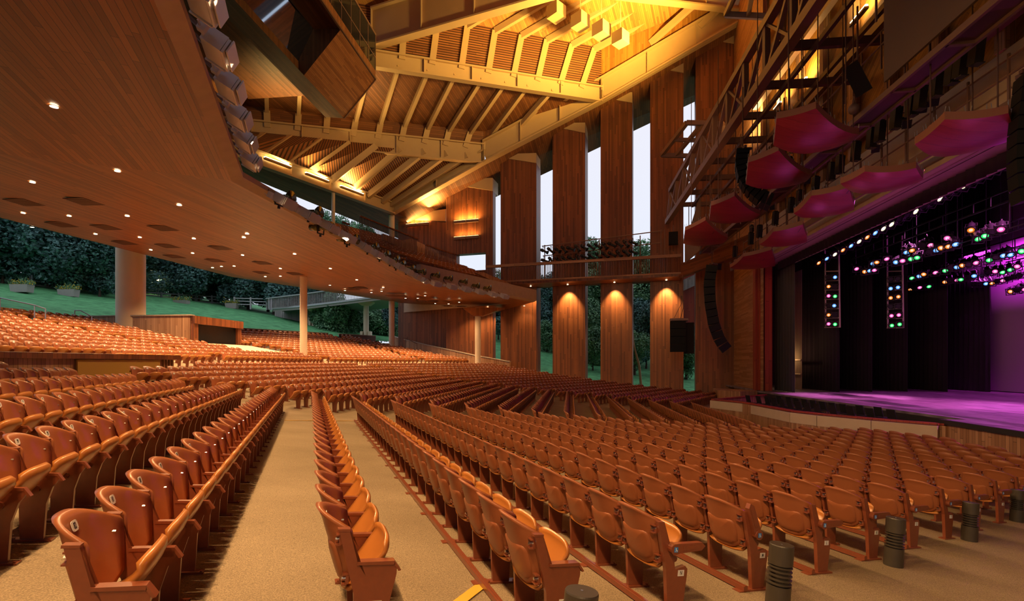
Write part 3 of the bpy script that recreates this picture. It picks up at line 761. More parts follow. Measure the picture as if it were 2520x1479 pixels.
BARS = {
 'the second light bar': (19.0, [(655, 450, 'P'), (838, 388, 'B'), (892, 375, 'O'), (988, 338, 'P'), (765, 486, 'O'), (805, 470, 'B'), (857, 460, 'P'), (1110, 380, 'B'), (1175, 362, 'P'), (1213, 266, 'B'), (1270, 245, 'O'),
      (1275, 343, 'G'), (1342, 323, 'G'), (1405, 195, 'K'), (1472, 178, 'P'), (1546, 240, 'B'), (1613, 220, 'O'), (1678, 200, 'O'), (1748, 174, 'B'), (1675, 112, 'P'), (1935, 22, 'O'), (2000, 115, 'G'), (2092, 80, 'G'), (2268, 12, 'P'), (2170, 40, 'K'), (1480, 262, 'K')]),
 'the third light bar': (22.5, [(1270, 553, 'G'), (1418, 513, 'O'), (1528, 489, 'P'), (1652, 468, 'G'), (1782, 430, 'B'), (1846, 413, 'O'), (1980, 382, 'P'), (2133, 352, 'G'), (2290, 303, 'B'), (2358, 290, 'B'), (2505, 258, 'G'), (1368, 535, 'B'), (1720, 440, 'K'), (1910, 405, 'K'), (2215, 325, 'K')]),
 'the fourth light bar': (25.5, [(1252, 673, 'O'), (1358, 656, 'P'), (1460, 646, 'G'), (1643, 596, 'O'), (1767, 568, 'P'), (1822, 566, 'G'), (1970, 530, 'B'), (2205, 480, 'P'), (2277, 482, 'G'), (2363, 458, 'G'), (2455, 427, 'P'), (1305, 660, 'K'), (1700, 580, 'K'), (1900, 545, 'K'), (2120, 490, 'K')]),
 'the bar in front of the purple backdrop': (28.5, [(2095, 615, 'B'), (2157, 604, 'O'), (2287, 577, 'P'), (1985, 620, 'K'), (2038, 615, 'K'), (2235, 590, 'K'), (2340, 560, 'K'), (2410, 540, 'K'), (2480, 525, 'K'), (2380, 705, 'O'), (2450, 690, 'K'), (2515, 675, 'P')])}
for gname, (a0, L_) in BARS.items():
    pos = {}
    for x, y, k in L_:
        u, v = cz(x, y); p = atA(u, v, a0); pos.setdefault(k, 0); pos[k] += 1
        b = dot(p.xy, RB)
        aim = Vector((0, 4, -1.5)) if k != 'K' else hall(a0 - 2, b - 4, 0)
        aim = p + ((Vector((0, 0, ZC)) - p).normalized() * 1.0 + Vector((0, 0, -.55 - .2 * ((x * 7) % 5) / 5)) + Vector((.25 * math.sin(x), 0, 0)))
        nth = ['', 'second ', 'third ', 'fourth ', 'fifth ', 'sixth ', 'seventh '][min(pos[k] - 1, 6)]
        par(p + Vector((0, 0, .1)), aim + Vector((0, 0, .1)), k, '%s%s stage light on %s, from the drapes' % (nth or 'first ', CN[k], gname), 'stage lights on ' + gname, s=1.4)
    zs = [atA(*cz(x, y), a0).z for x, y, k in L_]; zt = sorted(zs)[len(zs) // 2] + 1.1
    mb = MB(); a, b = hall(a0, 37.0, zt), hall(a0, 2, zt); mb.bar(a, b, .07); mb.bar(a + Vector((0, 0, .5)), b + Vector((0, 0, .5)), .07); mb.bar(a + Vector((0, 0, -1.2)), b + Vector((0, 0, -1.2)), .05)
    for i in range(0, 36, 1): p = hall(a0, 36.5 - i, zt); mb.bar(p, p + Vector((0, 0, .5)), .04); 
    for i in range(0, 36, 3): p = hall(a0, 36.5 - i, zt); mb.bar(p + Vector((0, 0, .5)), p + Vector((0, 0, 9)), .03); mb.bar(p + Vector((0, 0, -1.2)), p, .04)
    obj('lighting_bar', mb, M['black'], label='long steel bar carrying the lamps of ' + gname, cat='lighting bar')
# first bar: side-on housings above the opening
a0 = 16.8; n = 0
for i in range(26):
    u = 2008 + i * 19.5; v = 642 - (u - 2008) * .545
    p = atA(u, v, a0); k = 'OBWK'[(i * 5 + i // 3) % 4] if i < 9 else ('W' if i % 3 == 0 else 'K')
    aim = p + hall(.2, -.75, -.6)
    par(p, aim, k, 'stage light just inside the top of the stage opening, %s from the far side' % ORDN[i], 'front row of stage lights inside the opening', s=1.5)
    n += 1
mb = MB(); mb.bar(atA(2000, 640, a0) + Vector((0, 0, .75)), atA(2500, 368, a0) + Vector((0, 0, .75)), .08); mb.bar(atA(2000, 640, a0) + Vector((0, 0, 1.3)), atA(2500, 368, a0) + Vector((0, 0, 1.3)), .08)
obj('lighting_bar', mb, M['steeld'], label='steel bar just inside the top of the stage opening', cat='lighting bar')
M['ladder'] = plain('ladder_paint', (.62, .45, .50), .5)
# hanging ladders with lamps
for (u0, u1, v0, v1, a0, lamps, lab) in ((2030, 2066, 640, 806, 17.6, [(2058, 682, 'B'), (2042, 705, 'O'), (2042, 728, 'P'), (2058, 729, 'G'), (2056, 752, 'B'), (2042, 775, 'O'), (2042, 797, 'P'), (2058, 798, 'G'), (2042, 683, 'K'), (2058, 706, 'K'), (2042, 752, 'K'), (2058, 775, 'K')], 'nearer the drapes'),
                                       (2183, 2222, 640, 807, 21.0, [(2195, 710, 'B'), (2213, 707, 'B'), (2195, 733, 'O'), (2214, 730, 'O'), (2197, 777, 'P'), (2215, 775, 'P'), (2198, 801, 'G'), (2217, 798, 'G'), (2196, 687, 'K'), (2213, 686, 'K'), (2195, 755, 'K'), (2214, 753, 'K')], 'with the pair of blue lamps')):
    mb = MB(); P = lambda u, v: atA(u, v, a0)
    mb.bar(P(u0, v0 - 60), P(u0 + 2, v1), .07); mb.bar(P(u1 - 2, v0 - 60), P(u1 + 1, v1), .07)
    for j in range(7):
        v = 668 + j * (v1 - 668) / 6; mb.bar(P(u0, v), P(u1, v - 1), .07)
    obj('lighting_ladder', mb, M['ladder'], label='hanging pale metal ladder of coloured lamps, ' + lab, cat='ladder')
    for i, (u, v, k) in enumerate(lamps):
        p = P(u, v - 1) + hall(-.1, 0)
        row = ['bottom', 'second', 'third', 'fourth', 'fifth', 'top'][min(5, int((805 - v) / 23))]
        par(p, p + (Vector((0, 0, ZC)) - p).normalized() + Vector((.1, 0, -.12)), k, '%s %s lamp, %s bay up of the ladder %s' % ('left' if i % 2 == 0 and u < (u0 + u1) / 2 or u < (u0 + u1) / 2 else 'right', CN[k], row, lab), 'lamps in the hanging ladder ' + lab, s=1.2)
# ------------------------------------------------------------------ acoustic clouds
cl1 = [(1911, 292), (2008, 263), (2114, 310), (2084, 352), (2015, 366), (1903, 338)]
cl2 = [(2255, 334), (2328, 284), (2482, 259), (2503, 295), (2503, 337), (2350, 367), (2290, 352)]
def cloud(pts, z, label):
    P = [atZ(u, v, z) for u, v in pts]; c = sum(P, Vector()) / len(P); n = len(P); mb = MB(); R_ = 7; K = 6; rmax = max((p - c).length_squared for p in P)
    r = empty('acoustic_panel', (c.x, c.y, z), label=label, cat='panel', group=None)
    rings = []
    for j in range(R_ + 1):
        s = j / R_; ring = []
        for i in range(n):
            for k in range(K):
                p = P[i].lerp(P[(i + 1) % n], k / K); q = c.lerp(p, s)
                d = q - c; da = d.x * FB[0] + d.y * FB[1]
                ring.append(mb.vert((d.x, d.y, -.5 * max(0, 1 - (d.x * d.x + d.y * d.y) / rmax))))
        rings.append(ring)
    m_ = n * K
    for a, b in zip(rings[1:], rings[2:]):
        for j in range(m_): mb.face((a[j], b[j], b[(j + 1) % m_], a[(j + 1) % m_]))
    for j in range(m_): mb.face((rings[0][0], rings[1][j], rings[1][(j + 1) % m_]))
    obj('curved_board', mb, M['cloud'], r, across=(*RB, 0), smooth=True)
    e = MB(); off = len(rings[-1]); pr = [mb.v[i] for i in rings[-1]]
    lo = [e.vert(p) for p in pr]; hi = [e.vert((p[0], p[1], p[2] + .22)) for p in pr]
    for j in range(m_): e.face((lo[j], lo[(j + 1) % m_], hi[(j + 1) % m_], hi[j]))
    e.face(hi); obj('board_edge', e, M['cloudedge'], r)
    e = MB()
    for i in range(0, m_, 2):
        for t in (0, .5):
            p = Vector(pr[i]).lerp(Vector(pr[(i + 1) % m_]), t); e.bar(p + Vector((0, 0, .22)), p + Vector((random.uniform(-.04, .04), 0, .36)), .012)
    obj('bird_spikes', e, M['galv'], r)
    e = MB()
    for i in (0, m_ // 3, 2 * m_ // 3): p = Vector(pr[i]) * .7; e.bar((p.x, p.y, .1), (p.x, p.y, 8), .03)
    obj('hanger_rods', e, M['steeld'], r)
M['cloud'] = wood('cloud_board_stain', (.28, .022, .03), (.40, .045, .045), .35, 8, .35, .02, .5, .7)
M['cloudedge'] = plain('cloud_edge', (.24, .085, .045), .5)
def fit(tpl, x0, x1, y0, y1):
    ax, bx = min(p[0] for p in tpl), max(p[0] for p in tpl); ay, by = min(p[1] for p in tpl), max(p[1] for p in tpl)
    return [(x0 + (p[0] - ax) / (bx - ax) * (x1 - x0), y0 + (p[1] - ay) / (by - ay) * (y1 - y0)) for p in tpl]
ordn = ['nearest the camera, largest', 'second', 'third', 'farthest, smallest']
for i, (x0, x1, y0, y1) in enumerate(((1903, 2114, 263, 366), (1835, 1998, 370, 457), (1745, 1871, 482, 543), (1682, 1791, 542, 600))):
    cloud(fit(cl1, x0, x1, y0, y1), 9.9, 'curved red acoustic panel of the outer row, ' + ['nearest, beside the brown screen', 'beside the curved black line of loudspeakers', 'second from the walkway end', 'smallest, nearest the walkway'][i])
for i, (x0, x1, y0, y1) in enumerate(((2251, 2503, 259, 367), (2068, 2272, 396, 458), (1953, 2102, 460, 528), (1868, 1986, 552, 600), (1796, 1908, 614, 658))):
    cloud(fit(cl2, x0, x1, y0, y1), 8.6, 'curved panel of the row along the top of the stage opening, ' + ['largest and purple lit', 'second largest, magenta lit', 'middle one', 'second smallest', 'smallest and farthest'][i])
# ------------------------------------------------------------------ seats
def sp(v, p): return (1 if v >= 0 else -1) * abs(v) ** p
def back_mesh(nx, nz):
    """double sided shell; x across, y forward, z up (chair frame)."""
    mb = MB(); T = .016
    def surf(s, t, side):
        hw = .238 * (1 - .10 * (1 - t) ** 2 - .05 * max(0, t - .8) / .2)
        x = s * hw
        zb = .335 + .11 * abs(s) ** 2.6; zt = .810 - .075 * abs(s) ** 3.2
        z = zb + t * (zt - zb)
        y = -.165 - (z - .40) * .40 + (.03 * s * s + .04 * abs(s) ** 4) + (.015 * s * s + .055 * abs(s) ** 4) * t
        if t > .86: y -= .018 * ((t - .86) / .14) ** 1.5
        if side == 0:
            y += T * (1.0 if t < .92 else 1.3)
        else:
            y -= T * (1.0 if t < .92 else .9)
        return (x, y, z)
    xs = [-1 + 2 * i / nx for i in range(nx + 1)]
    G = []
    for side in (0, 1):
        G.append([[mb.vert(surf(s, j / nz, side)) for j in range(nz + 1)] for s in xs])
    a, b = G
    for i in range(nx):
        for j in range(nz):
            mb.face((a[i][j], a[i][j + 1], a[i + 1][j + 1], a[i + 1][j])); mb.face((b[i][j], b[i + 1][j], b[i + 1][j + 1], b[i][j + 1]))
    for i in range(nx):
        mb.face((a[i][0], a[i + 1][0], b[i + 1][0], b[i][0])); mb.face((a[i][nz], b[i][nz], b[i + 1][nz], a[i + 1][nz]))
    for j in range(nz):
        mb.face((a[0][j], b[0][j], b[0][j + 1], a[0][j + 1])); mb.face((a[nx][j], a[nx][j + 1], b[nx][j + 1], b[nx][j]))
    return mb
def pad_mesh():
    """raised panel moulded on the rear of the backrest."""
    mb = MB(); n = 8; G = []
    def ys(x, z): 
        s = abs(x) / .238; t = (z - .335) / .49
        return -.165 - (z - .40) * .40 + (.03 * s * s + .04 * s ** 4) + (.015 * s * s + .055 * s ** 4) * t - .016
    out = []
    for j in range(4): a = math.pi * j / 6; out.append((.135 + .032 * math.cos(a), .588 + .032 * math.sin(a)))
    out += [(-x, z) for x, z in out[::-1]]
    out += [(-.172, .50), (-.165, .43), (-.12, .395), (0, .385), (.12, .395), (.165, .43), (.172, .50)]
    c = (0, .49)
    def ring(k, off): return [mb.vert(((c[0] + (x - c[0]) * k), ys(c[0] + (x - c[0]) * k, c[1] + (z - c[1]) * k) - off, c[1] + (z - c[1]) * k)) for x, z in out]
    R_ = [ring(1.03, -.004), ring(1.0, .009), ring(.92, .014), ring(.6, .014), ring(.25, .014)]; m_ = len(out)
    for a, b in zip(R_, R_[1:]):
        for j in range(m_): mb.face((a[j], a[(j + 1) % m_], b[(j + 1) % m_], b[j]))
    mb.face(R_[-1]); return mb
def pan_mesh(nx, nz):
    """flipped-up seat pan."""
    mb = MB(); T = .016
    def surf(s, t, side):
        hw = .222 * (1 - .06 * (1 - t)) * (1 - .0 * t)
        l = -.125 + (.425 - .045 * abs(s) ** 4 * t) * t + .03 * abs(s) ** 3 * (1 - t)
        y = -.045 + l * .52 ; z = .405 + l * .80
        d = .028 * (1 - s * s) * math.sin(math.pi * min(1, t * .95)) - (.03 * ((t - .85) / .15) ** 2 if t > .85 else 0) - (.045 * ((.28 - t) / .28) ** 1.5 if t < .28 else 0)
        n = (.84, -.54)
        k = d + (T if side else -T)
        return (s * hw, y + n[0] * k, z + n[1] * k)
    xs = [-1 + 2 * i / nx for i in range(nx + 1)]
    G = [[[mb.vert(surf(s, j / nz, side)) for j in range(nz + 1)] for s in xs] for side in (0, 1)]
    a, b = G
    for i in range(nx):
        for j in range(nz):
            mb.face((a[i][j], a[i + 1][j], a[i + 1][j + 1], a[i][j + 1])); mb.face((b[i][j], b[i][j + 1], b[i + 1][j + 1], b[i + 1][j]))
    for i in range(nx):
        mb.face((a[i][0], b[i][0], b[i + 1][0], a[i + 1][0])); mb.face((a[i][nz], a[i + 1][nz], b[i + 1][nz], b[i][nz]))
    for j in range(nz):
        mb.face((a[0][j], a[0][j + 1], b[0][j + 1], b[0][j])); mb.face((a[nx][j], b[nx][j], b[nx][j + 1], a[nx][j + 1]))
    return mb
def leg_mesh(x, full=False):
    """cast standard shared by two seats: foot plate, tapered post, side panel, bracket."""
    mb = MB(); w = .016 if not full else .02
    prof = [(-.055, 0), (.095, 0), (.075, .30), (.10, .44), (.135, .505), (.125, .535), (-.095, .535), (-.175, .735), (-.225, .735), (-.11, .36)]
    if full: prof = [(-.05, 0), (.085, 0), (.118, .30), (.142, .47), (.140, .505), (.122, .535), (-.095, .54), (-.165, .735), (-.225, .735), (-.10, .36)]
    a = [mb.vert((x - w, p[0], p[1])) for p in prof]; b = [mb.vert((x + w, p[0], p[1])) for p in prof]
    # fan the concave outline from inside
    n = len(prof)
    c0 = mb.vert((x - w, -.04, .46)); c1 = mb.vert((x + w, -.04, .46))
    for j in range(n):
        k = (j + 1) % n
        mb.face((a[k], a[j], c0)); mb.face((b[j], b[k], c1)); mb.face((a[j], a[k], b[k], b[j]))
    mb.box((x, .02, .008), (.075, .27, .016))
    for y in (-.095, .135): mb.box((x + .022, y, .02), (.016, .016, .014))
    mb.box((x, -.197, .734), (.046, .07, .014))
    return mb
def arm_mesh(x, w=.044):
    mb = MB()
    mb.hexa([(x - w / 2, -.10, .53), (x + w / 2, -.10, .53), (x + w / 2, .125, .53), (x - w / 2, .125, .53), (x - w / 2, -.10, .548), (x + w / 2, -.10, .548), (x + w / 2, .12, .552), (x - w / 2, .12, .552)])
    mb.hexa([(x - w / 2, .12, .53), (x + w / 2, .12, .53), (x + w / 2, .150, .49), (x - w / 2, .150, .49), (x - w / 2, .12, .552), (x + w / 2, .12, .552), (x + w / 2, .166, .495), (x - w / 2, .166, .495)])
    return mb
def bracket_mesh():
    mb = MB()
    for s in (-1, 1):
        for z, y in ((.665, -.205), (.43, -.142)):
            mb.box((s * .225, y, z), (.055, .018, .05)); mb.box((s * .225, y - .014, z + .028), (.055, .03, .008)); mb.box((s * .225, y - .014, z - .028), (.055, .03, .008))
            mb.tube([(s * .222, y - .008, z), (s * .222, y - .03, z)], .011, 6, m=1)
        mb.tube([(s * .212, -.160, .655), (s * .212, -.19, .655)], .009, 6, m=1)
        mb.tube([(s * .225, .0, .425), (s * .247, .0, .425)], .028, 8)
    return mb
ME = {}
ME['back'] = back_mesh(14, 16).mesh('seat_backrest', M['seatback'], smooth=True)
ME['pad'] = pad_mesh().mesh('seat_back_pad', M['seatback'], smooth=True)
ME['pan'] = pan_mesh(12, 12).mesh('seat_pan', M['seatpan'], smooth=True)
ME['leg'] = leg_mesh(-.265).mesh('seat_leg', M['iron'])
ME['legn'] = leg_mesh(.265).mesh('seat_leg_end', M['iron'])
ME['legf'] = leg_mesh(.265, True).mesh('seat_end_panel', M['iron'])
ME['arm'] = arm_mesh(-.265).mesh('seat_arm', M['iron']); ME['armn'] = arm_mesh(.265, .06).mesh('seat_arm_end', M['iron'])
ME['brk'] = bracket_mesh().mesh('seat_brackets', [M['iron'], M['bolt']])
def slim_end():
    mb = MB(); x = .265; w = .02
    prof = [(-.055, 0), (.085, 0), (.105, .30), (.105, .355), (.08, .38), (-.02, .355), (-.035, .43), (-.165, .735), (-.225, .735), (-.11, .36)]
    a = [mb.vert((x - w, *p)) for p in prof]; b = [mb.vert((x + w, *p)) for p in prof]; n = len(prof)
    mb.face(a[::-1]); mb.face(b)
    for j in range(n): mb.face((a[j], a[(j + 1) % n], b[(j + 1) % n], b[j]))
    mb.box((x, .01, .008), (.085, .25, .016)); return mb
ME['slim'] = slim_end().mesh('slim_end_leg', M['iron'])
def flip_arm(up_):
    mb = MB(); x = .30; c = (-.07, .53)
    mb.tube([(x - .03, *c), (x + .035, *c)], .045, 14)
    d = (1, .06) if not up_ else (-.42, .95); n_ = (-d[1], d[0]); L_ = .27; h = .040
    P = [(c[0] + n_[0] * h, c[1] + n_[1] * h), (c[0] - n_[0] * h, c[1] - n_[1] * h), (c[0] + d[0] * L_ - n_[0] * h * .8, c[1] + d[1] * L_ - n_[1] * h * .8), (c[0] + d[0] * (L_ + .035), c[1] + d[1] * (L_ + .035)), (c[0] + d[0] * L_ + n_[0] * h * .8, c[1] + d[1] * L_ + n_[1] * h * .8)]
    mb.prism(P, 0, x - .024, x + .024)
    Q_ = [(c[0] + d[0] * .08 + n_[0] * h * .45, c[1] + d[1] * .08 + n_[1] * h * .45), (c[0] + d[0] * .08 - n_[0] * h * .45, c[1] + d[1] * .08 - n_[1] * h * .45), (c[0] + d[0] * L_ * .95 - n_[0] * h * .4, c[1] + d[1] * L_ * .95 - n_[1] * h * .4), (c[0] + d[0] * L_ * .95 + n_[0] * h * .4, c[1] + d[1] * L_ * .95 + n_[1] * h * .4)]
    mb.prism(Q_, 0, x + .024, x + .027, m=0)
    s = MB(); s.box((x + .037, c[0], c[1]), (.003, .034, .040))
    k = [(0, .012), (0, .004), (0, -.004)]
    s.box((x + .0395, c[0] - .003, c[1] + .012), (.002, .006, .006), m=1); s.box((x + .0395, c[0] - .002, c[1] + .001), (.002, .005, .016), m=1)
    s.box((x + .0395, c[0] + .004, c[1] - .004), (.002, .012, .004), m=1); s.box((x + .0395, c[0] + .010, c[1] - .009), (.002, .004, .012), m=1)
    s.box((x + .0395, c[0] - .006, c[1] - .013), (.002, .012, .003), m=1)
    return mb.mesh('flip_arm', M['iron']), s.mesh('access_sticker', [M['blue'], M['plate']])
ME['farm'], ME['stick'] = flip_arm(False); ME['farmu'], ME['sticku'] = flip_arm(True)
TXT = {}
def text_mesh(s, h, bold=.010):
    if (s, h) in TXT: return TXT[(s, h)]
    cu = bpy.data.curves.new('t', 'FONT'); cu.body = s; cu.size = h; cu.extrude = .0006; cu.offset = bold * h; cu.align_x = 'CENTER'; cu.align_y = 'CENTER'; cu.resolution_u = 3
    o = bpy.data.objects.new('t', cu); COL.objects.link(o)
    bpy.context.view_layer.update(); dg = bpy.context.evaluated_depsgraph_get()
    me = bpy.data.meshes.new_from_object(o.evaluated_get(dg)); bpy.data.objects.remove(o); bpy.data.curves.remove(cu)
    TXT[(s, h)] = ([v.co.copy() for v in me.vertices], [tuple(p.vertices) for p in me.polygons]); bpy.data.meshes.remove(me)
    return TXT[(s, h)]
def add_text(mb, s, h, Mx, m=1, sx=.62):
    V, Fs = text_mesh(s, h); o = len(mb.v)
    for v in V: mb.vert(Mx @ Vector((v.x * sx, v.y, v.z)))
    for f in Fs: mb.face([i + o for i in f], m)
NPL = {}
def number_plate(n):
    if n in NPL: return NPL[n]
    mb = MB(); w, h = .034, .028
    # plate frame on the front face of the backrest, upper middle
    org = Vector((0, -.165 - (.745 - .40) * .40 + .016 + .0035, .745)); ex = Vector((-1, 0, 0)); ez = Vector((0, -.40, 1)).normalized()
    ny = Vector((0, 1, .40)).normalized()
    ring = []
    for j in range(20):
        t = 2 * math.pi * j / 20; x = sp(math.cos(t), .5) * w; z = sp(math.sin(t), .5) * h; ring.append((x, z))
    a = [mb.vert(org + ex * x + ez * z) for x, z in ring]; b = [mb.vert(org + ex * x + ez * z + ny * .003) for x, z in ring]
    mb.face(b if True else a)
    for j in range(20): mb.face((a[j], a[(j + 1) % 20], b[(j + 1) % 20], b[j]))
    mx = Matrix(((ex.x, ez.x, ny.x, 0), (ex.y, ez.y, ny.y, 0), (ex.z, ez.z, ny.z, 0), (0, 0, 0, 1)))
    add_text(mb, str(n), .046, Matrix.Translation(org + ny * .0034) @ mx)
    for x in (-.027, .027):
        for z in (-.02, .02): mb.box(org + ex * x + ez * z + ny * .003, (.004, .002, .004), m=2)
    NPL[n] = mb.mesh('number_plate', [M['plate'], M['ink'], M['bolt']]); return NPL[n]
def letter_plate(c, full):
    mb = MB(); x = .265 + (.0205); y0, z0 = (.085, .20) if full else (.045, .298)
    w, h = (.036, .028) if full else (.03, .024)
    y0 = .04 if not full else .035
    z0 = .325 if not full else .285
    mb.box((x + .002, y0, z0), (.004, w * 2, h * 2))
    if full: mb.box((x, y0, z0), (.003, w * 2.6, h * 2.7), m=2)
    mx = Matrix(((0, 0, 1, 0), (1, 0, 0, 0), (0, 1, 0, 0), (0, 0, 0, 1)))
    add_text(mb, c, .052 if full else .046, Matrix.Translation((x + .0045, y0, z0)) @ mx)
    return mb.mesh('row_letter', [M['plate'], M['ink'], M['iron']])
# candidate places
ROW = 1.207; Q0 = 1.5045; PITCH = .53
def chair_frame(k, q, p):
    x, y = blk(k, q, p); f = FD[k]; s = .1204 - .0044 * q
    if k != 'A' or q < -8: s = min(s, .2)
    up_ = Vector((f[0] * s, f[1] * s, 1)).normalized(); fw = Vector((f[0], f[1], 0)); fw = (fw - up_ * fw.dot(up_)).normalized(); rt = fw.cross(up_)
    return Matrix(((rt.x, fw.x, up_.x, x), (rt.y, fw.y, up_.y, y), (rt.z, fw.z, up_.z, FZ(q)), (0, 0, 0, 1)))
PN = {-7: 3.2, -6: 3.185, -5: 3.115, -4: 3.015, -3: 3.165, -2: 2.92, -1: 3.17, 0: 3.04, 1: 3.33, 2: 3.62, 3: 3.87, 4: 4.12, 5: 4.37, 6: 4.60, 7: 4.84, 8: 5.08}
def near_end(i): return PN.get(i, 5.08 + .24 * (i - 8) if i > 8 else 3.3 + .05 * (-2 - i))
cand = []                                 # (block, row, seat idx from near end, q, p)
pw2 = [p.xy.copy() for p in PITPTS]
def beyond_pit(x, y):
    for a, b in zip(pw2, pw2[1:]):
        d = b - a; t = max(0, min(1, ((x - a.x) * d.x + (y - a.y) * d.y) / d.length_squared)); c = a + d * t
        if (Vector((x, y)) - c).length < .75: return True
    A_, B_ = dot((x, y), FB), dot((x, y), RB)
    if B_ < 20.2 and A_ > 12.45: return True
    # beyond the wall line
    best = None
    for a, b in zip(pw2, pw2[1:]):
        a_b, b_b = dot(a, RB), dot(b, RB)
        lo, hi = min(a_b, b_b), max(a_b, b_b)
        if lo <= B_ <= hi:
            t = (B_ - a_b) / (b_b - a_b); al = dot(a, FB) + (dot(b, FB) - dot(a, FB)) * t
            if A_ > al - .5: return True
    return False
for i in range(-7, 16):
    q = Q0 + ROW * i
    pe = 18.4 - q * TB - .55 - max(0, -2 - i) * .6
    n = 0; p = near_end(i) + PITCH / 2
    while p < pe:
        x, y = blk('A', q, p)
        if not beyond_pit(x, y) and dot((x, y), FB) > -15.2: cand.append(('A', i, n, q, p))
        p += PITCH; n += 1
def booth_clear(k, q, p):                  # leave room for the control booths, steps and columns
    x, y = blk(k, q, p)
    for (a, b, c, d) in BLOCKED:
        if a < dot((x, y), FB) < b and c < dot((x, y), RB) < d: return False
    return True
BLOCKED = []
def hb(u, v, z=None): 
    return None
def addB():
    for i in range(-21, 13):
        q = Q0 + ROW * i
        if -9.4 < q < -8.0: continue
        lo, hi = q * TB + .55, LB - q * TB - .55
        n = 0; p = lo + PITCH / 2; mid = (lo + hi) / 2
        while p < hi:
            if not (q < -8 and abs(p - mid) < .5) and booth_clear('B', q, p):
                x, y = blk('B', q, p)
                if not beyond_pit(x, y): cand.append(('B', i, n, q, p))
            p += PITCH; n += 1
    for i in range(-21, 12):
        q = Q0 + ROW * i
        if -9.4 < q < -8.0: continue
        lo = q * TB + .55; n = 0; p = lo + PITCH / 2
        hi = 15.5 if q > -8 else 15.0
        while p < hi:
            x, y = blk('C', q, p)
            ok = (y < 52.6 - .30 * x) and not beyond_pit(x, y)
            if q < -8 and 7.6 < p < 8.6: ok = False
            if q < -8 and p > 14.6 + (-8 - q) * .0: ok = False
            if ok and booth_clear('C', q, p): cand.append(('C', i, n, q, p))
            p += PITCH; n += 1
# blocked regions in hall coordinates (a0,a1,b0,b1)
BLOCKED.append((-19.5, -15.6, -2, 19.6))        # low booth near the rear of the near block
BLOCKED.append((-40, -25.2, 31.2, 37.6))        # raised control booth with the dark window
BLOCKED.append((-26, -20.5, 31.6, 38.2))        # platform in front of it
addB()
def px(k, q, p, h=.6):
    x, y = blk(k, q, p)
    if y < .4: return None
    return (CX + F0 * x / y, HY - F0 * (FZ(q) + h - ZC) / y, y)
scored = []; rest = []
for c in cand:
    t = px(c[0], c[3], c[4])
    if t is None: continue
    u, v, y = t
    x_, y_ = blk(c[0], c[3], c[4])
    m_ = F0 * .5 / y * .8
    if -30 - m_ < u < 2560 + m_ and v - F0 * .9 / y < 1500: scored.append((math.hypot(x_, y_), c))
    elif math.hypot(x_, y_) < 9 and y_ > -1.5: rest.append(c)
scored.sort(key=lambda s: s[0])
near = [c for _, c in scored[:300]]; rest += [c for _, c in scored[300:]]
def seat_no(i, p):
    if i == -1: return 77 - round((p - 3.435) / .53)
    if i == -2: return 82 - round((p - 3.185) / .53)
    base = {-3: (79, 5.55), -4: (74, 8.58), -5: (71, 11.33), -6: (66, 14.05)}.get(i, (64, 15.5))
    return base[0] - round((p - base[1]) / .53)
rowlab = {-1: 'row P', -2: 'the row behind row P', -3: 'the second row behind row P', -4: 'the third row behind row P', -5: 'the fourth row behind row P', -6: 'the fifth row behind row P', -7: 'the sixth row behind row P', -8: 'the seventh row behind row P'}
for (k, i, n, q, p) in near:
    mw = chair_frame(k, q, p)
    r = empty('stadium_seat', (0, 0, 0)); r.matrix_world = mw
    e = ' at the aisle' if n == 0 else ''
    if i <= -1 and k == 'A':
        no = seat_no(i, p)
        lab = 'orange-brown folding seat numbered %d in %s%s' % (no, rowlab.get(i, 'a row far behind row P'), e)
    else:
        L_ = chr(ord('O') - i) if i <= 12 else None
        lab = ('brown folding seat, %s from the aisle end of row %s' % (ORDN[min(n, 29)], L_) if L_ else 'brown folding seat, %s seat of the %s short row by the stage wall' % (ORDN[min(n, 29)], ORDN[i - 13]))
        if k != 'A': lab = 'brown folding seat of the centre block, %s seat in its row %s' % (ORDN[min(n, 29)], i)
        if n == 0 and L_ and i <= 8: lab = 'brown folding seat at the aisle end of row %s%s' % (L_, ', its armrest folded up' if i == 2 else '')
    tag(r, lab, 'seat', 'brown folding seats of the near block')
    parts = [('backrest', 'back'), ('seat', 'pan'), ('leg', 'leg'), ('armrest', 'arm'), ('bolted_bracket', 'brk')]  # last part: seat brackets with their bolts and pivots in one mesh
    ch = {}
    for nm_, key in parts:
        o = bpy.data.objects.new(nm_, ME[key]); COL.objects.link(o); o.parent = r; ch[nm_] = o
    o = bpy.data.objects.new('back_pad', ME['pad']); COL.objects.link(o); o.parent = ch['backrest']
    if i <= -1 and k == 'A' and r.matrix_world.translation.y < 16:
        o = bpy.data.objects.new('number_plate', number_plate(no)); COL.objects.link(o); o.parent = ch['backrest']
    if n == 0 and k == 'A':
        full = i <= 0
        o = bpy.data.objects.new('end_panel' if full else 'end_leg', ME['legf'] if full else ME['slim']); COL.objects.link(o); o.parent = r
        if i <= 8:
            lt = bpy.data.objects.new('row_letter_plate', letter_plate(chr(ord('O') - i), full)); COL.objects.link(lt); lt.parent = o; lt['label'] = 'white plate with the letter %s' % chr(ord('O') - i)
        if full:
            o2 = bpy.data.objects.new('armrest', ME['armn']); COL.objects.link(o2); o2.parent = r
        else:
            o2 = bpy.data.objects.new('folding_armrest', ME['farmu' if i == 2 else 'farm']); COL.objects.link(o2); o2.parent = r
            o3 = bpy.data.objects.new('access_sticker', ME['sticku' if i == 2 else 'stick']); COL.objects.link(o3); o3.parent = o2; o3['label'] = 'blue wheelchair access sticker'
